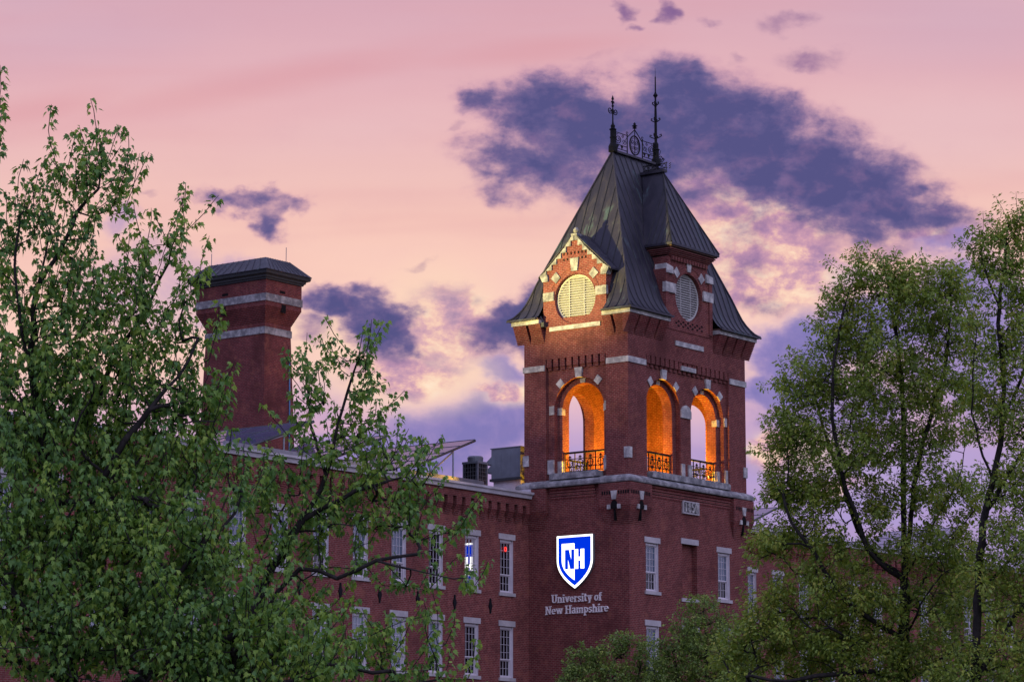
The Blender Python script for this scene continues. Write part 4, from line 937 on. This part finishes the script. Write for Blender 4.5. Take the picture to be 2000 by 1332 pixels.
solar((613, 823), 5.2, 5.2, 'grey violet solar array tilted in front of the brick chimney base')
solar((1517, 992), 5.4, 5.0, 'solar rack on the right mill wing, standing just beyond the tower', 7.0)
solar((1880, 1030), 5.4, 5.0, 'solar rack on the mill roof behind the tall rightmost tree', 7.0)
hv = thing('air_handler', (2, 7.1, 16.1), 'large grey sheet metal air handler box beside the tower on the roof', 'air handler')
b = MB(); b.box(.5, 3.6, 6.3, 7.95, 17.40, 18.76); b.box(.46, 3.64, 6.26, 7.99, 18.762, 18.80)
for y in (6.85, 7.4): b.box(.492, .5, y-.012, y+.012, 17.5, 18.72)
b.build('cabinet', GREY, hv)
b = MB(); b.box(.44, 3.66, 6.24, 8.01, 17.28, 17.398); b.build('base_rail', DARKM, hv)
b = MB(); b.box(.6, 3.5, 6.35, 7.9, 16.1, 17.278); b.build('curb', CORN, hv)
b = MB()
for z in (18.1, 17.72): b.frust([(.52, 7.952, z+.34), (3.5, 7.952, z+.34), (3.5, 7.952, z-.02), (.52, 7.952, z-.02)], [(.52, 8.36, z+.02), (3.5, 8.36, z+.02), (3.5, 8.36, z-.02), (.52, 8.36, z-.02)])
b.build('rain_hood', GREY, hv)
cu = thing('condenser_unit', (-1.6, 7.2, 16.1), 'small grey condenser unit with dark grilles and round fan top near the tower', 'condenser')
b = MB(); x0, x1, y0, y1 = -2.0, -1.25, 6.8, 7.65
for x in (x0, x1-.07):
    for y in (y0, y1-.07): b.box(x, x+.07, y, y+.07, 16.2, 17.80)
b.box(x0-.02, x1+.02, y0-.02, y1+.02, 17.80, 17.90); b.box(x0, x1, y0, y1, 16.1, 16.2); b.build('cabinet_frame', GREY, cu)
b = MB(); b.box(x0+.03, x1-.03, y0+.03, y1-.03, 16.2, 17.8); b.build('coil', BLACK, cu)
b = MB()
for i in range(1, 6): u = i/6; b.box(x0+.02, x0+.03, y0+(y1-y0)*u-.008, y0+(y1-y0)*u+.008, 16.2, 17.8); b.box(x0+(x1-x0)*u-.008, x0+(x1-x0)*u+.008, y0+.02, y0+.03, 16.2, 17.8)
for i in range(1, 9): z = 16.2+1.6*i/9; b.box(x0+.018, x0+.028, y0+.07, y1-.07, z-.008, z+.008); b.box(x0+.07, x1-.07, y0+.018, y0+.028, z-.008, z+.008)
b.build('grille', GALV, cu)
b = MB(); b.lathe(((x0+x1)/2, (y0+y1)/2, 17.9), [(.34, 0), (.36, .2), (.32, .26), (.1, .28)], 20); b.build('fan_shroud', GREY, cu)
# the roof floodlights that wash the gable and glow orange on the plant
def flood(loc, target, energy, color, size, blend, label, soft=.12):
    t = thing('roof_floodlight', loc, label, 'floodlight', 'floodlights on the mill roof')
    L = Vector(loc); d = (Vector(target)-L).normalized(); s = d.cross(Vector((0, 0, 1))).normalized(); u = s.cross(d)
    P = lambda a, e, f: tuple(L+Vector((0, 0, .55))+s*a+u*e+d*f)
    MB().box(loc[0]-.2, loc[0]+.2, loc[1]-.2, loc[1]+.2, loc[2], loc[2]+.06).tube([(loc[0], loc[1], loc[2]+.06), (loc[0], loc[1], loc[2]+.4)], .035, 6).build('stand', LAMPB, t)
    MB().frust([P(-.12, -.1, -.12), P(.12, -.1, -.12), P(.12, .1, -.12), P(-.12, .1, -.12)], [P(-.22, -.17, .1), P(.22, -.17, .1), P(.22, .17, .1), P(-.22, .17, .1)]).build('housing', LAMPB, t)
    MB().frust([P(-.2, -.15, .101), P(.2, -.15, .101), P(.2, .15, .101), P(-.2, .15, .101)], [P(-.2, -.15, .11), P(.2, -.15, .11), P(.2, .15, .11), P(-.2, .15, .11)]).build('lens', ELENS, t)
    l = bpy.data.lights.new('flood_light', 'SPOT'); l.energy = energy; l.color = color; l.spot_size = R(size); l.spot_blend = blend; l.shadow_soft_size = soft
    o = bpy.data.objects.new('flood_light', l); COL.objects.link(o); o.location = L+Vector((0, 0, .55))+d*.14; o.rotation_euler = d.to_track_quat('-Z', 'Y').to_euler()
flood((-31, 15.5, 17.0), (0, 2.7, 26.5), 158000, (1, .84, .25), 16.5, 1.0, 'floodlight far along the mill roof, aimed at the stepped gable')
flood((-31.6, 14.4, 17.0), (0, 2.6, 24.5), 20000, (1, .80, .36), 26, 1.0, 'added second floodlight beside the gable floodlight, washing the belfry side wall')  # extra lamp head, added to keep the warm wash on the wall
flood((.62, 5.98, 16.3), (-2.2, 8.2, 17.6), 22, (1, .30, .05), 150, .8, 'orange floodlight in the gap between tower and air handler')

# ------------------------------------------------------------------ trees
def unit(v): return v/(np.linalg.norm(v, axis=-1, keepdims=True)+1e-12)
MAPLE = (np.array([(0, 0), (.24, .03), (.40, .22), (.27, .30), (.34, .66), (.14, .55), (0, 1.1), (-.14, .55), (-.34, .66), (-.27, .30), (-.40, .22), (-.24, .03)]),
         [(0, 1, 2, 3), (0, 3, 4, 5), (0, 5, 6), (0, 6, 7), (0, 7, 8, 9), (0, 9, 10, 11)])
OAK = (np.array([(0, 0), (.20, .22), (.12, .40), (.30, .62), (.10, .74), (0, 1), (-.10, .74), (-.30, .62), (-.12, .40), (-.20, .22)]),
       [(0, 1, 2, 8, 9), (2, 3, 4, 6, 7, 8), (4, 5, 6)])
PEAR = (np.array([(0, 0), (.28, .3), (.26, .62), (0, 1), (-.26, .62), (-.28, .3)]), [(0, 1, 2, 3), (0, 3, 4, 5)])
def tree(name, label, t0, base_px, limbs, blobs, leaf, mats, seed, shoot=.8, dens=26, size=.14, droop=.5, r0=.2, tip=.008, step=.3, spread=.10, upcurve=.5, twig=3, mult=1.0):
    rng = np.random.default_rng(seed)
    P3 = lambda x, y, d=0: at(x, y, t0+d)
    pos, par, fixed = [], [], []
    def add(p, pa): pos.append(np.array(p, float)); par.append(pa); return len(pos)-1
    b0 = P3(*base_px); root = add((b0[0], b0[1], 0), -1)
    for li in limbs:
        pts = [P3(*q) for q in li]
        if len(pos) == 1: cur = root; pts = [pos[0]]+pts
        else:
            A = np.array(pos); cur = int(np.argmin(np.linalg.norm(A-pts[0], axis=1)))
            pts = [pos[cur]]+pts[1:] if np.linalg.norm(pos[cur]-pts[0]) < .5 else [pos[cur]]+pts
        # Catmull-Rom through the points, with a little wander
        Q = [2*pts[0]-pts[1]]+pts+[2*pts[-1]-pts[-2]]
        for i in range(1, len(Q)-2):
            n = max(2, int(np.linalg.norm(Q[i+1]-Q[i])/step))
            for j in range(1, n+1):
                u = j/n; p = .5*((2*Q[i])+(-Q[i-1]+Q[i+1])*u+(2*Q[i-1]-5*Q[i]+4*Q[i+1]-Q[i+2])*u*u+(-Q[i-1]+3*Q[i]-3*Q[i+1]+Q[i+2])*u**3)
                cur = add(p+rng.normal(0, .018, 3), cur)
    tips = []
    for x, y, rx, ry, rd, n, *dd in blobs:
        n = int(round(n*mult))
        d0 = dd[0] if dd else 0
        v = unit(rng.normal(size=(n, 3)))*rng.random((n, 1))**.42
        for a in v: tips.append(P3(x+a[0]*rx, y+a[1]*ry, d0+a[2]*rd))
    tips = np.array(tips); A = np.array(pos)
    dist = np.array([np.min(np.linalg.norm(A-q, axis=1)) for q in tips]); order = np.argsort(dist)
    buf = np.zeros((len(pos)+len(tips)*14, 3)); buf[:len(pos)] = A; nb = len(pos)
    ends = []
    for ti in order:
        q = tips[ti]; v = q-buf[:nb]; dl = np.linalg.norm(v, axis=1)
        cost = dl*(1+.9*np.clip(-v[:, 2]/(dl+1e-6), 0, 1)) + .04*np.arange(nb)/nb
        cost[0:6] += 3
        i = int(np.argmin(cost)); L = dl[i]
        pdv = buf[i]-buf[par[i]] if par[i] >= 0 else np.array([0, 0, 1.]); pdv = unit(pdv)
        n = int(min(12, max(2, round(L/step)))); c = buf[i]+(pdv*.22+np.array([0, 0, .12])+unit(v[i])*.4)*L*.5; cur = i
        for j in range(1, n+1):
            u = j/n; p = (1-u)**2*buf[i]+2*u*(1-u)*c+u*u*q+rng.normal(0, .012, 3)*(j < n)
            if nb < len(buf): buf[nb] = p; par.append(cur); pos.append(p); cur = nb; nb += 1
        ends.append(cur)
    # leafy upright shoots on the twig ends
    stems = []
    for e in ends:
        p = np.array(pos[e]); d = unit(p-np.array(pos[par[e]])); L = shoot*rng.uniform(.55, 1.25); k = twig; cur = e
        d = unit(d*(1-upcurve)+np.array([0, 0, 1.])*upcurve+rng.normal(0, .22, 3))
        for j in range(k):
            p = p+d*L/k; pos.append(p); par.append(cur); cur = len(pos)-1; d = unit(d+rng.normal(0, .13, 3)+np.array([0, 0, .08]))
        stems.append(cur)
    N = len(pos); P = np.array(pos); par = np.array(par); cnt = np.zeros(N)
    kids = np.zeros(N, int); np.add.at(kids, par[1:], 1); cnt[kids == 0] = 1
    for i in range(N-1, 0, -1): cnt[par[i]] += cnt[i]
    rad = tip*np.maximum(cnt, 1)**.46; rad *= 1; rad = np.minimum(rad, r0)
    # taper at ends
    rad[kids == 0] *= .55
    # branch mesh
    V, Fc = [], []; ring_of = {}; nv = 0
    fr = {}
    for i in range(1, N):
        p = par[i]; a, b2 = P[p], P[i]; t = b2-a; t = t/(np.linalg.norm(t)+1e-9)
        ref = np.array([1., 0, 0]) if abs(t[0]) < .8 else np.array([0, 1., 0]); x = np.cross(t, ref); x /= np.linalg.norm(x); y = np.cross(t, x)
        k = 8 if rad[i] > .05 else (5 if rad[i] > .018 else 3)
        ra = min(rad[p], rad[i]*1.25) if cnt[p] > cnt[i]*1.3 else rad[p]; an = np.arange(k)*2*np.pi/k
        off = np.outer(np.cos(an), x)+np.outer(np.sin(an), y)
        V.append(a-t*ra*.3+off*ra); V.append(b2+off*rad[i])
        for q in range(k): q2 = (q+1) % k; Fc.append((nv+q, nv+q2, nv+k+q2, nv+k+q))
        nv += 2*k
    V = np.concatenate(V)
    tr = thing(name, tuple(pos[0]), label, 'tree')
    me = bpy.data.meshes.new('trunk'); me.from_pydata(V.tolist(), [], Fc); me.materials.append(mats[1]); me.update(); me.polygons.foreach_set('use_smooth', [True]*len(me.polygons))
    o = bpy.data.objects.new('trunk', me); COL.objects.link(o); child(o, tr)
    # leaves along the thin wood
    thin = np.where((cnt <= 2.5) & (np.arange(N) > 8))[0]
    sl_ = np.linalg.norm(P[thin]-P[par[thin]], axis=1); pick = rng.choice(thin, int(sl_.sum()*dens), replace=True, p=sl_/sl_.sum()); u = rng.random(len(pick))[:, None]
    stm = np.array(stems); pick = np.concatenate([pick, np.repeat(stm, 4)]); u = np.concatenate([u, rng.uniform(.75, 1.03, (4*len(stm), 1))])
    base = P[par[pick]]*(1-u)+P[pick]*u; tdir = unit(P[pick]-P[par[pick]])
    out = unit(rng.normal(size=base.shape)); out = unit(out-tdir*(np.sum(out*tdir, 1, keepdims=True))*.8)
    base = base+out*spread*rng.uniform(.4, 1.2, (len(pick), 1)); base[:, 2] -= spread*.25
    ax = unit(out*.75+tdir*.25+np.array([0, 0, -1.])*droop*rng.uniform(.5, 1.5, (len(pick), 1)))
    nrm = unit(np.array([0, 0, 1.])+rng.normal(0, .55, base.shape)); sd = unit(np.cross(ax, nrm)); nr = np.cross(sd, ax)
    sz = size*rng.uniform(.55, 1.25, (len(pick), 1))
    T2, fc = leaf; fold = rng.uniform(.05, .4, (len(pick), 1)); K = len(T2)
    LV = base[:, None]+sz[:, None]*(T2[None, :, :1]*sd[:, None]+T2[None, :, 1:]*ax[:, None]+(np.abs(T2[None, :, :1])*fold[:, None]-(T2[None, :, 1:]**2)*.18)*nr[:, None])
    M = len(pick); me = bpy.data.meshes.new('crown')
    lens = np.array([len(f) for f in fc]); flat = np.concatenate([np.array(f) for f in fc])
    loops = (np.arange(M)[:, None]*K+flat[None]).ravel().astype(np.int32)
    tot = np.tile(lens, M); start = np.concatenate([[0], np.cumsum(tot)[:-1]]).astype(np.int32)
    me.vertices.add(M*K); me.vertices.foreach_set('co', LV.reshape(-1).astype(np.float32)); me.loops.add(len(loops)); me.loops.foreach_set('vertex_index', loops)
    me.polygons.add(len(tot)); me.polygons.foreach_set('loop_start', start); me.update(calc_edges=True); me.validate()
    me.materials.append(mats[0]); o = bpy.data.objects.new('crown', me); COL.objects.link(o); child(o, tr)
    print(name, 'nodes', N, 'leaves', M)
    return tr

# the big maple at the left
tree('maple_tree', 'large dark green maple filling the left side, leafy upright shoots on top', 45, (150, 1830),
     [[(140, 1500), (130, 1300), (112, 1080), (85, 880), (60, 740), (72, 570), (125, 480), (152, 414), (187, 367), (205, 262)],
      [(112, 1080), (60, 1000), (52, 985, -.3), (166, 980, -.6), (247, 975, -.8), (332, 987, -1), (400, 1010, -1)],
      [(95, 890), (152, 828, .3), (190, 785, .5), (213, 714, .6), (280, 610, .6), (330, 520, .5), (365, 480, .5)],
      [(112, 1080), (200, 930, -.5), (290, 800, -.6), (370, 700, -.5), (400, 620, -.4)],
      [(85, 880), (20, 760, .4), (-30, 600, .5), (-10, 420, .4), (0, 300, .4)],
      [(130, 1300), (260, 1180, -1), (380, 1080, -1.3), (450, 960, -1.4)],
      [(130, 1300), (20, 1150, -1.2), (-120, 1000, -1)],
      [(130, 1400), (280, 1320, -1.2), (460, 1240, -1.4), (560, 1180, -1.3)],
      [(72, 570), (95, 460, .2), (110, 380, .2), (130, 320, .2)], [(60, 740), (30, 560, -.3), (40, 400, -.3)]],
     [(195, 330, 35, 70, .4, 9), (135, 360, 40, 50, .4, 7), (235, 380, 22, 60, .3, 5), (60, 420, 40, 60, .4, 7), (150, 460, 90, 70, .7, 15), (15, 500, 30, 110, .5, 11), (-8, 290, 10, 60, .3, 4),
      (285, 540, 45, 70, .5, 9), (345, 490, 30, 50, .3, 6), (372, 570, 22, 50, .3, 5), (110, 600, 130, 80, .8, 32), (240, 650, 110, 80, .8, 26), (350, 670, 50, 80, .5, 10),
      (50, 730, 110, 90, 1, 52), (190, 770, 140, 90, 1.1, 60), (320, 800, 80, 70, .8, 24), (390, 770, 40, 90, .5, 9), (425, 850, 35, 50, .5, 7),
      (80, 900, 170, 100, 1.3, 100), (260, 920, 130, 80, 1.2, 62), (400, 940, 70, 70, .8, 20), (460, 985, 40, 40, .6, 5),
      (80, 1070, 200, 110, 1.5, 150, -.5), (280, 1080, 140, 110, 1.4, 105, -.6), (410, 1120, 80, 80, 1.1, 36, -.8),
      (100, 1250, 220, 120, 1.6, 190, -.8), (320, 1260, 170, 110, 1.6, 150, -1), (480, 1250, 90, 90, 1.2, 44, -1.1), (470, 1340, 170, 60, 1.2, 60, -1.1), (590, 1325, 80, 50, 1, 20, -1.1),
      (-120, 1000, 110, 300, 1.2, 60)],
     MAPLE, (LEAF_M, BARKD), 11, shoot=.85, dens=36, size=.102, droop=1.0, r0=.24, tip=.0075, step=.28, spread=.075, upcurve=.66, twig=5)
# the leaning maple in front of the left wing
tree('maple_tree', 'slender leaning maple before the left wing, thin leafy shoots against the sky', 47, (400, 1830),
     [[(430, 1500), (480, 1240), (522, 1132), (547, 1086), (563, 1045), (592, 1016), (638, 925), (658, 830), (678, 760), (700, 700), (714, 635)],
      [(480, 1240), (584, 1111, -.3), (658, 1130, -.5), (732, 1096, -.6), (788, 1084, -.6), (845, 1075, -.6), (900, 1035, -.7)],
      [(732, 1096, -.6), (800, 1110, -.7), (880, 1130, -.7), (925, 1130, -.7)],
      [(563, 1045), (540, 1010, .2), (495, 992, .3), (450, 990, .3)],
      [(638, 925), (610, 830, .3), (600, 740, .4), (598, 650, .4)],
      [(592, 1016), (690, 960, -.4), (760, 900, -.5), (800, 840, -.5)], [(690, 960, -.4), (790, 930, -.4), (835, 860, -.4)],
      [(450, 1400), (580, 1290, -.7), (720, 1240, -.9), (840, 1200, -.9)], [(580, 1290, -.7), (760, 1310, -.9), (900, 1300, -.9)]],
     [(712, 690, 10, 45, .15, 4), (680, 730, 28, 50, .25, 5), (630, 770, 45, 60, .3, 6), (700, 810, 35, 50, .3, 6), (602, 720, 14, 50, .2, 3), (660, 870, 60, 60, .5, 14), (595, 850, 25, 45, .3, 4),
      (755, 900, 32, 35, .3, 5), (828, 905, 14, 30, .2, 3), (720, 950, 80, 50, .5, 14), (800, 975, 55, 40, .4, 8), (560, 970, 70, 70, .6, 13), (490, 1000, 45, 50, .5, 7), (640, 1010, 100, 55, .7, 20), (760, 1030, 80, 40, .6, 13),
      (832, 1040, 46, 26, .4, 5), (890, 1042, 26, 10, .25, 2), (550, 1100, 80, 70, .7, 18), (675, 1090, 80, 40, .6, 8), (780, 1150, 50, 16, .3, 3), (835, 1145, 40, 12, .3, 2), (915, 1148, 24, 10, .2, 2),
      (620, 1200, 60, 40, .6, 7), (540, 1230, 60, 60, .7, 12), (690, 1290, 90, 28, .6, 10), (620, 1330, 110, 36, .7, 16), (770, 1265, 50, 20, .4, 5), (852, 1250, 24, 30, .3, 4), (770, 1330, 90, 20, .5, 11), (875, 1328, 50, 12, .3, 4)],
     MAPLE, (LEAF_M, BARKD), 23, shoot=.72, dens=38, size=.100, droop=1.0, r0=.15, tip=.0075, step=.26, spread=.07, upcurve=.55, twig=5, mult=1.0)
# the oaks at the right
tree('oak_tree', 'broad olive green oak right of the tower with fine leaves and dark limbs', 70, (1768, 1756),
     [[(1766, 1560), (1765, 1332), (1765, 1250), (1768, 1130), (1764, 1000), (1765, 880), (1762, 740), (1742, 600), (1724, 500)],
      [(1768, 1130), (1782, 980), (1806, 860), (1842, 720), (1858, 580), (1850, 510)],
      [(1768, 1140), (1712, 1095, -.4), (1672, 1010, -.6), (1640, 900, -.7), (1625, 780, -.7), (1640, 640, -.5), (1660, 560, -.4)],
      [(1768, 1140), (1690, 1060, .5), (1650, 960, .6), (1610, 840, .6), (1580, 740, .5)],
      [(1765, 1250), (1669, 1188, -.5), (1623, 1136, -.7), (1595, 1090, -.8), (1546, 1016, -.8), (1520, 930, -.7)],
      [(1765, 1270), (1658, 1245, -.8), (1598, 1202, -1), (1599, 1136, -1.2), (1590, 1060, -1.2), (1586, 960, -1.2)],
      [(1768, 1120), (1830, 1010, .5), (1868, 940, .6), (1900, 820, .6)], [(1768, 1180), (1850, 1060, -.5), (1900, 1000, -.7), (1950, 900, -.8)],
      [(1766, 1332), (1700, 1312, -.6), (1620, 1316, -1), (1540, 1330, -1.2), (1470, 1320, -1.2)],
      [(1766, 1332), (1880, 1260, -.6), (1960, 1220, -.8)], [(1765, 1250), (1800, 1180, -.8), (1840, 1120, -1), (1890, 1100, -1)]],
     [(1715, 535, 38, 42, .5, 12), (1760, 572, 60, 48, .7, 20), (1850, 556, 42, 50, .6, 15), (1655, 580, 45, 60, .6, 18), (1790, 600, 120, 70, 1.2, 40), (1640, 660, 50, 60, .8, 22), (1730, 670, 100, 80, 1.4, 48), (1860, 650, 60, 80, 1, 28),
      (1590, 740, 60, 60, .9, 26), (1560, 770, 40, 50, .7, 14), (1700, 780, 110, 80, 1.6, 60), (1830, 790, 90, 90, 1.5, 55), (1560, 850, 60, 60, 1, 28), (1530, 880, 40, 50, .7, 16), (1660, 880, 100, 70, 1.6, 44), (1780, 890, 90, 60, 1.4, 30),
      (1540, 960, 50, 40, .9, 20), (1510, 945, 25, 40, .5, 8), (1600, 970, 70, 50, 1.2, 26), (1700, 990, 90, 50, 1.4, 26), (1850, 960, 90, 70, 1.4, 36), (1560, 1060, 80, 45, 1.2, 30), (1500, 1065, 50, 25, .8, 12), (1660, 1090, 80, 50, 1.3, 24), (1840, 1080, 100, 60, 1.6, 48),
      (1600, 1160, 110, 60, 1.5, 46), (1520, 1200, 60, 50, 1, 22), (1700, 1190, 100, 60, 1.6, 46), (1850, 1180, 110, 60, 1.6, 48), (1560, 1250, 100, 50, 1.4, 40), (1480, 1250, 50, 50, .9, 20), (1680, 1270, 110, 50, 1.6, 44), (1840, 1280, 130, 50, 1.6, 46), (1560, 1320, 160, 40, 1.4, 52), (1740, 1330, 140, 30, 1.4, 34), (1430, 1290, 36, 40, .7, 10)],
     OAK, (LEAF_O, BARKD), 31, shoot=.55, dens=105, size=.105, droop=.25, r0=.28, tip=.0056, step=.33, spread=.11, upcurve=.35, mult=1.45)
tree('oak_tree', 'tall loose oak at the right edge, its airy crown reaching highest beside the broad oak', 66, (1895, 1780),
     [[(1898, 1560), (1903, 1330), (1910, 1150), (1915, 1060), (1924, 1000), (1940, 940), (1955, 830), (1958, 700), (1950, 600), (1962, 500), (1966, 440)],
      [(1903, 1330), (1990, 1190, -.3), (2040, 1080, -.4), (2080, 960, -.4)], [(1910, 1150), (1985, 1080, .3), (2060, 1000, .4), (2110, 860, .4)],
      [(1924, 1000), (1985, 900, .2), (2040, 800, .2), (2060, 680, .2)], [(1955, 830), (2000, 720, .2), (2020, 600, .2), (2010, 500, .2)], [(1940, 940), (1905, 840, -.3), (1900, 740, -.3), (1910, 640, -.3)],
      [(1903, 1330), (1850, 1240, .3), (1820, 1180, .3)], [(1950, 600), (1925, 530, -.2), (1915, 470, -.2)]],
     [(1965, 455, 30, 40, .4, 12), (1920, 480, 25, 50, .4, 10), (1995, 450, 22, 40, .4, 9), (1950, 560, 55, 70, .8, 22), (2010, 560, 50, 90, .8, 22), (1930, 680, 55, 70, .9, 22), (2000, 700, 60, 80, 1, 28), (1925, 800, 45, 60, .9, 16), (1990, 830, 70, 70, 1.1, 30), (2060, 760, 60, 150, 1, 30),
      (1980, 950, 70, 60, 1.2, 30), (2050, 950, 60, 100, 1.2, 28), (1985, 1060, 70, 60, 1.2, 30), (1940, 1130, 60, 50, 1, 18), (1990, 1180, 70, 60, 1.2, 30), (2070, 1120, 60, 100, 1.2, 24), (1960, 1270, 90, 60, 1.3, 34), (2000, 1330, 80, 40, 1.2, 22), (1880, 1320, 70, 40, 1, 18)],
     OAK, (LEAF_O, BARKD), 43, shoot=.55, dens=95, size=.105, droop=.25, r0=.19, tip=.0066, step=.33, spread=.11, upcurve=.4, mult=1.3)
# small round street trees before the tower
tree('pear_tree', 'bushy round bright green tree standing before the tower front windows', 102, (1385, 1713),
     [[(1385, 1600), (1385, 1450), (1380, 1330), (1378, 1240), (1376, 1180)], [(1385, 1450), (1330, 1330), (1310, 1250)], [(1385, 1450), (1440, 1330), (1455, 1250)], [(1385, 1500), (1290, 1400), (1280, 1330)], [(1385, 1500), (1470, 1400), (1480, 1330)]],
     [(1375, 1195, 40, 34, .6, 34), (1340, 1240, 50, 45, .9, 60), (1410, 1235, 48, 45, .9, 60), (1375, 1290, 100, 60, 1.5, 190), (1320, 1330, 60, 50, 1, 90), (1440, 1320, 60, 50, 1, 90), (1380, 1380, 130, 50, 1.6, 150), (1450, 1270, 40, 40, .7, 40), (1300, 1280, 22, 26, .4, 18)],
     PEAR, (LEAF_P, BARK), 51, shoot=.3, dens=70, size=.10, droop=.2, r0=.16, tip=.006, step=.24, spread=.10, upcurve=.5, twig=2)
tree('pear_tree', 'low bushy green tree under the wall lettering, shorter than its round neighbour', 104, (1195, 1710),
     [[(1195, 1600), (1195, 1480), (1195, 1380), (1200, 1310)], [(1195, 1480), (1150, 1380), (1130, 1320)], [(1195, 1480), (1240, 1370), (1250, 1290)]],
     [(1215, 1262, 30, 28, .5, 24), (1130, 1295, 34, 34, .6, 34), (1180, 1290, 40, 34, .7, 44), (1250, 1275, 32, 40, .6, 40), (1195, 1330, 95, 36, 1.3, 140), (1120, 1330, 40, 25, .6, 30), (1200, 1390, 120, 45, 1.4, 110), (1280, 1320, 40, 36, .7, 50)],
     PEAR, (LEAF_P, BARK), 57, shoot=.3, dens=70, size=.10, droop=.2, r0=.13, tip=.006, step=.24, spread=.10, upcurve=.5, twig=2)
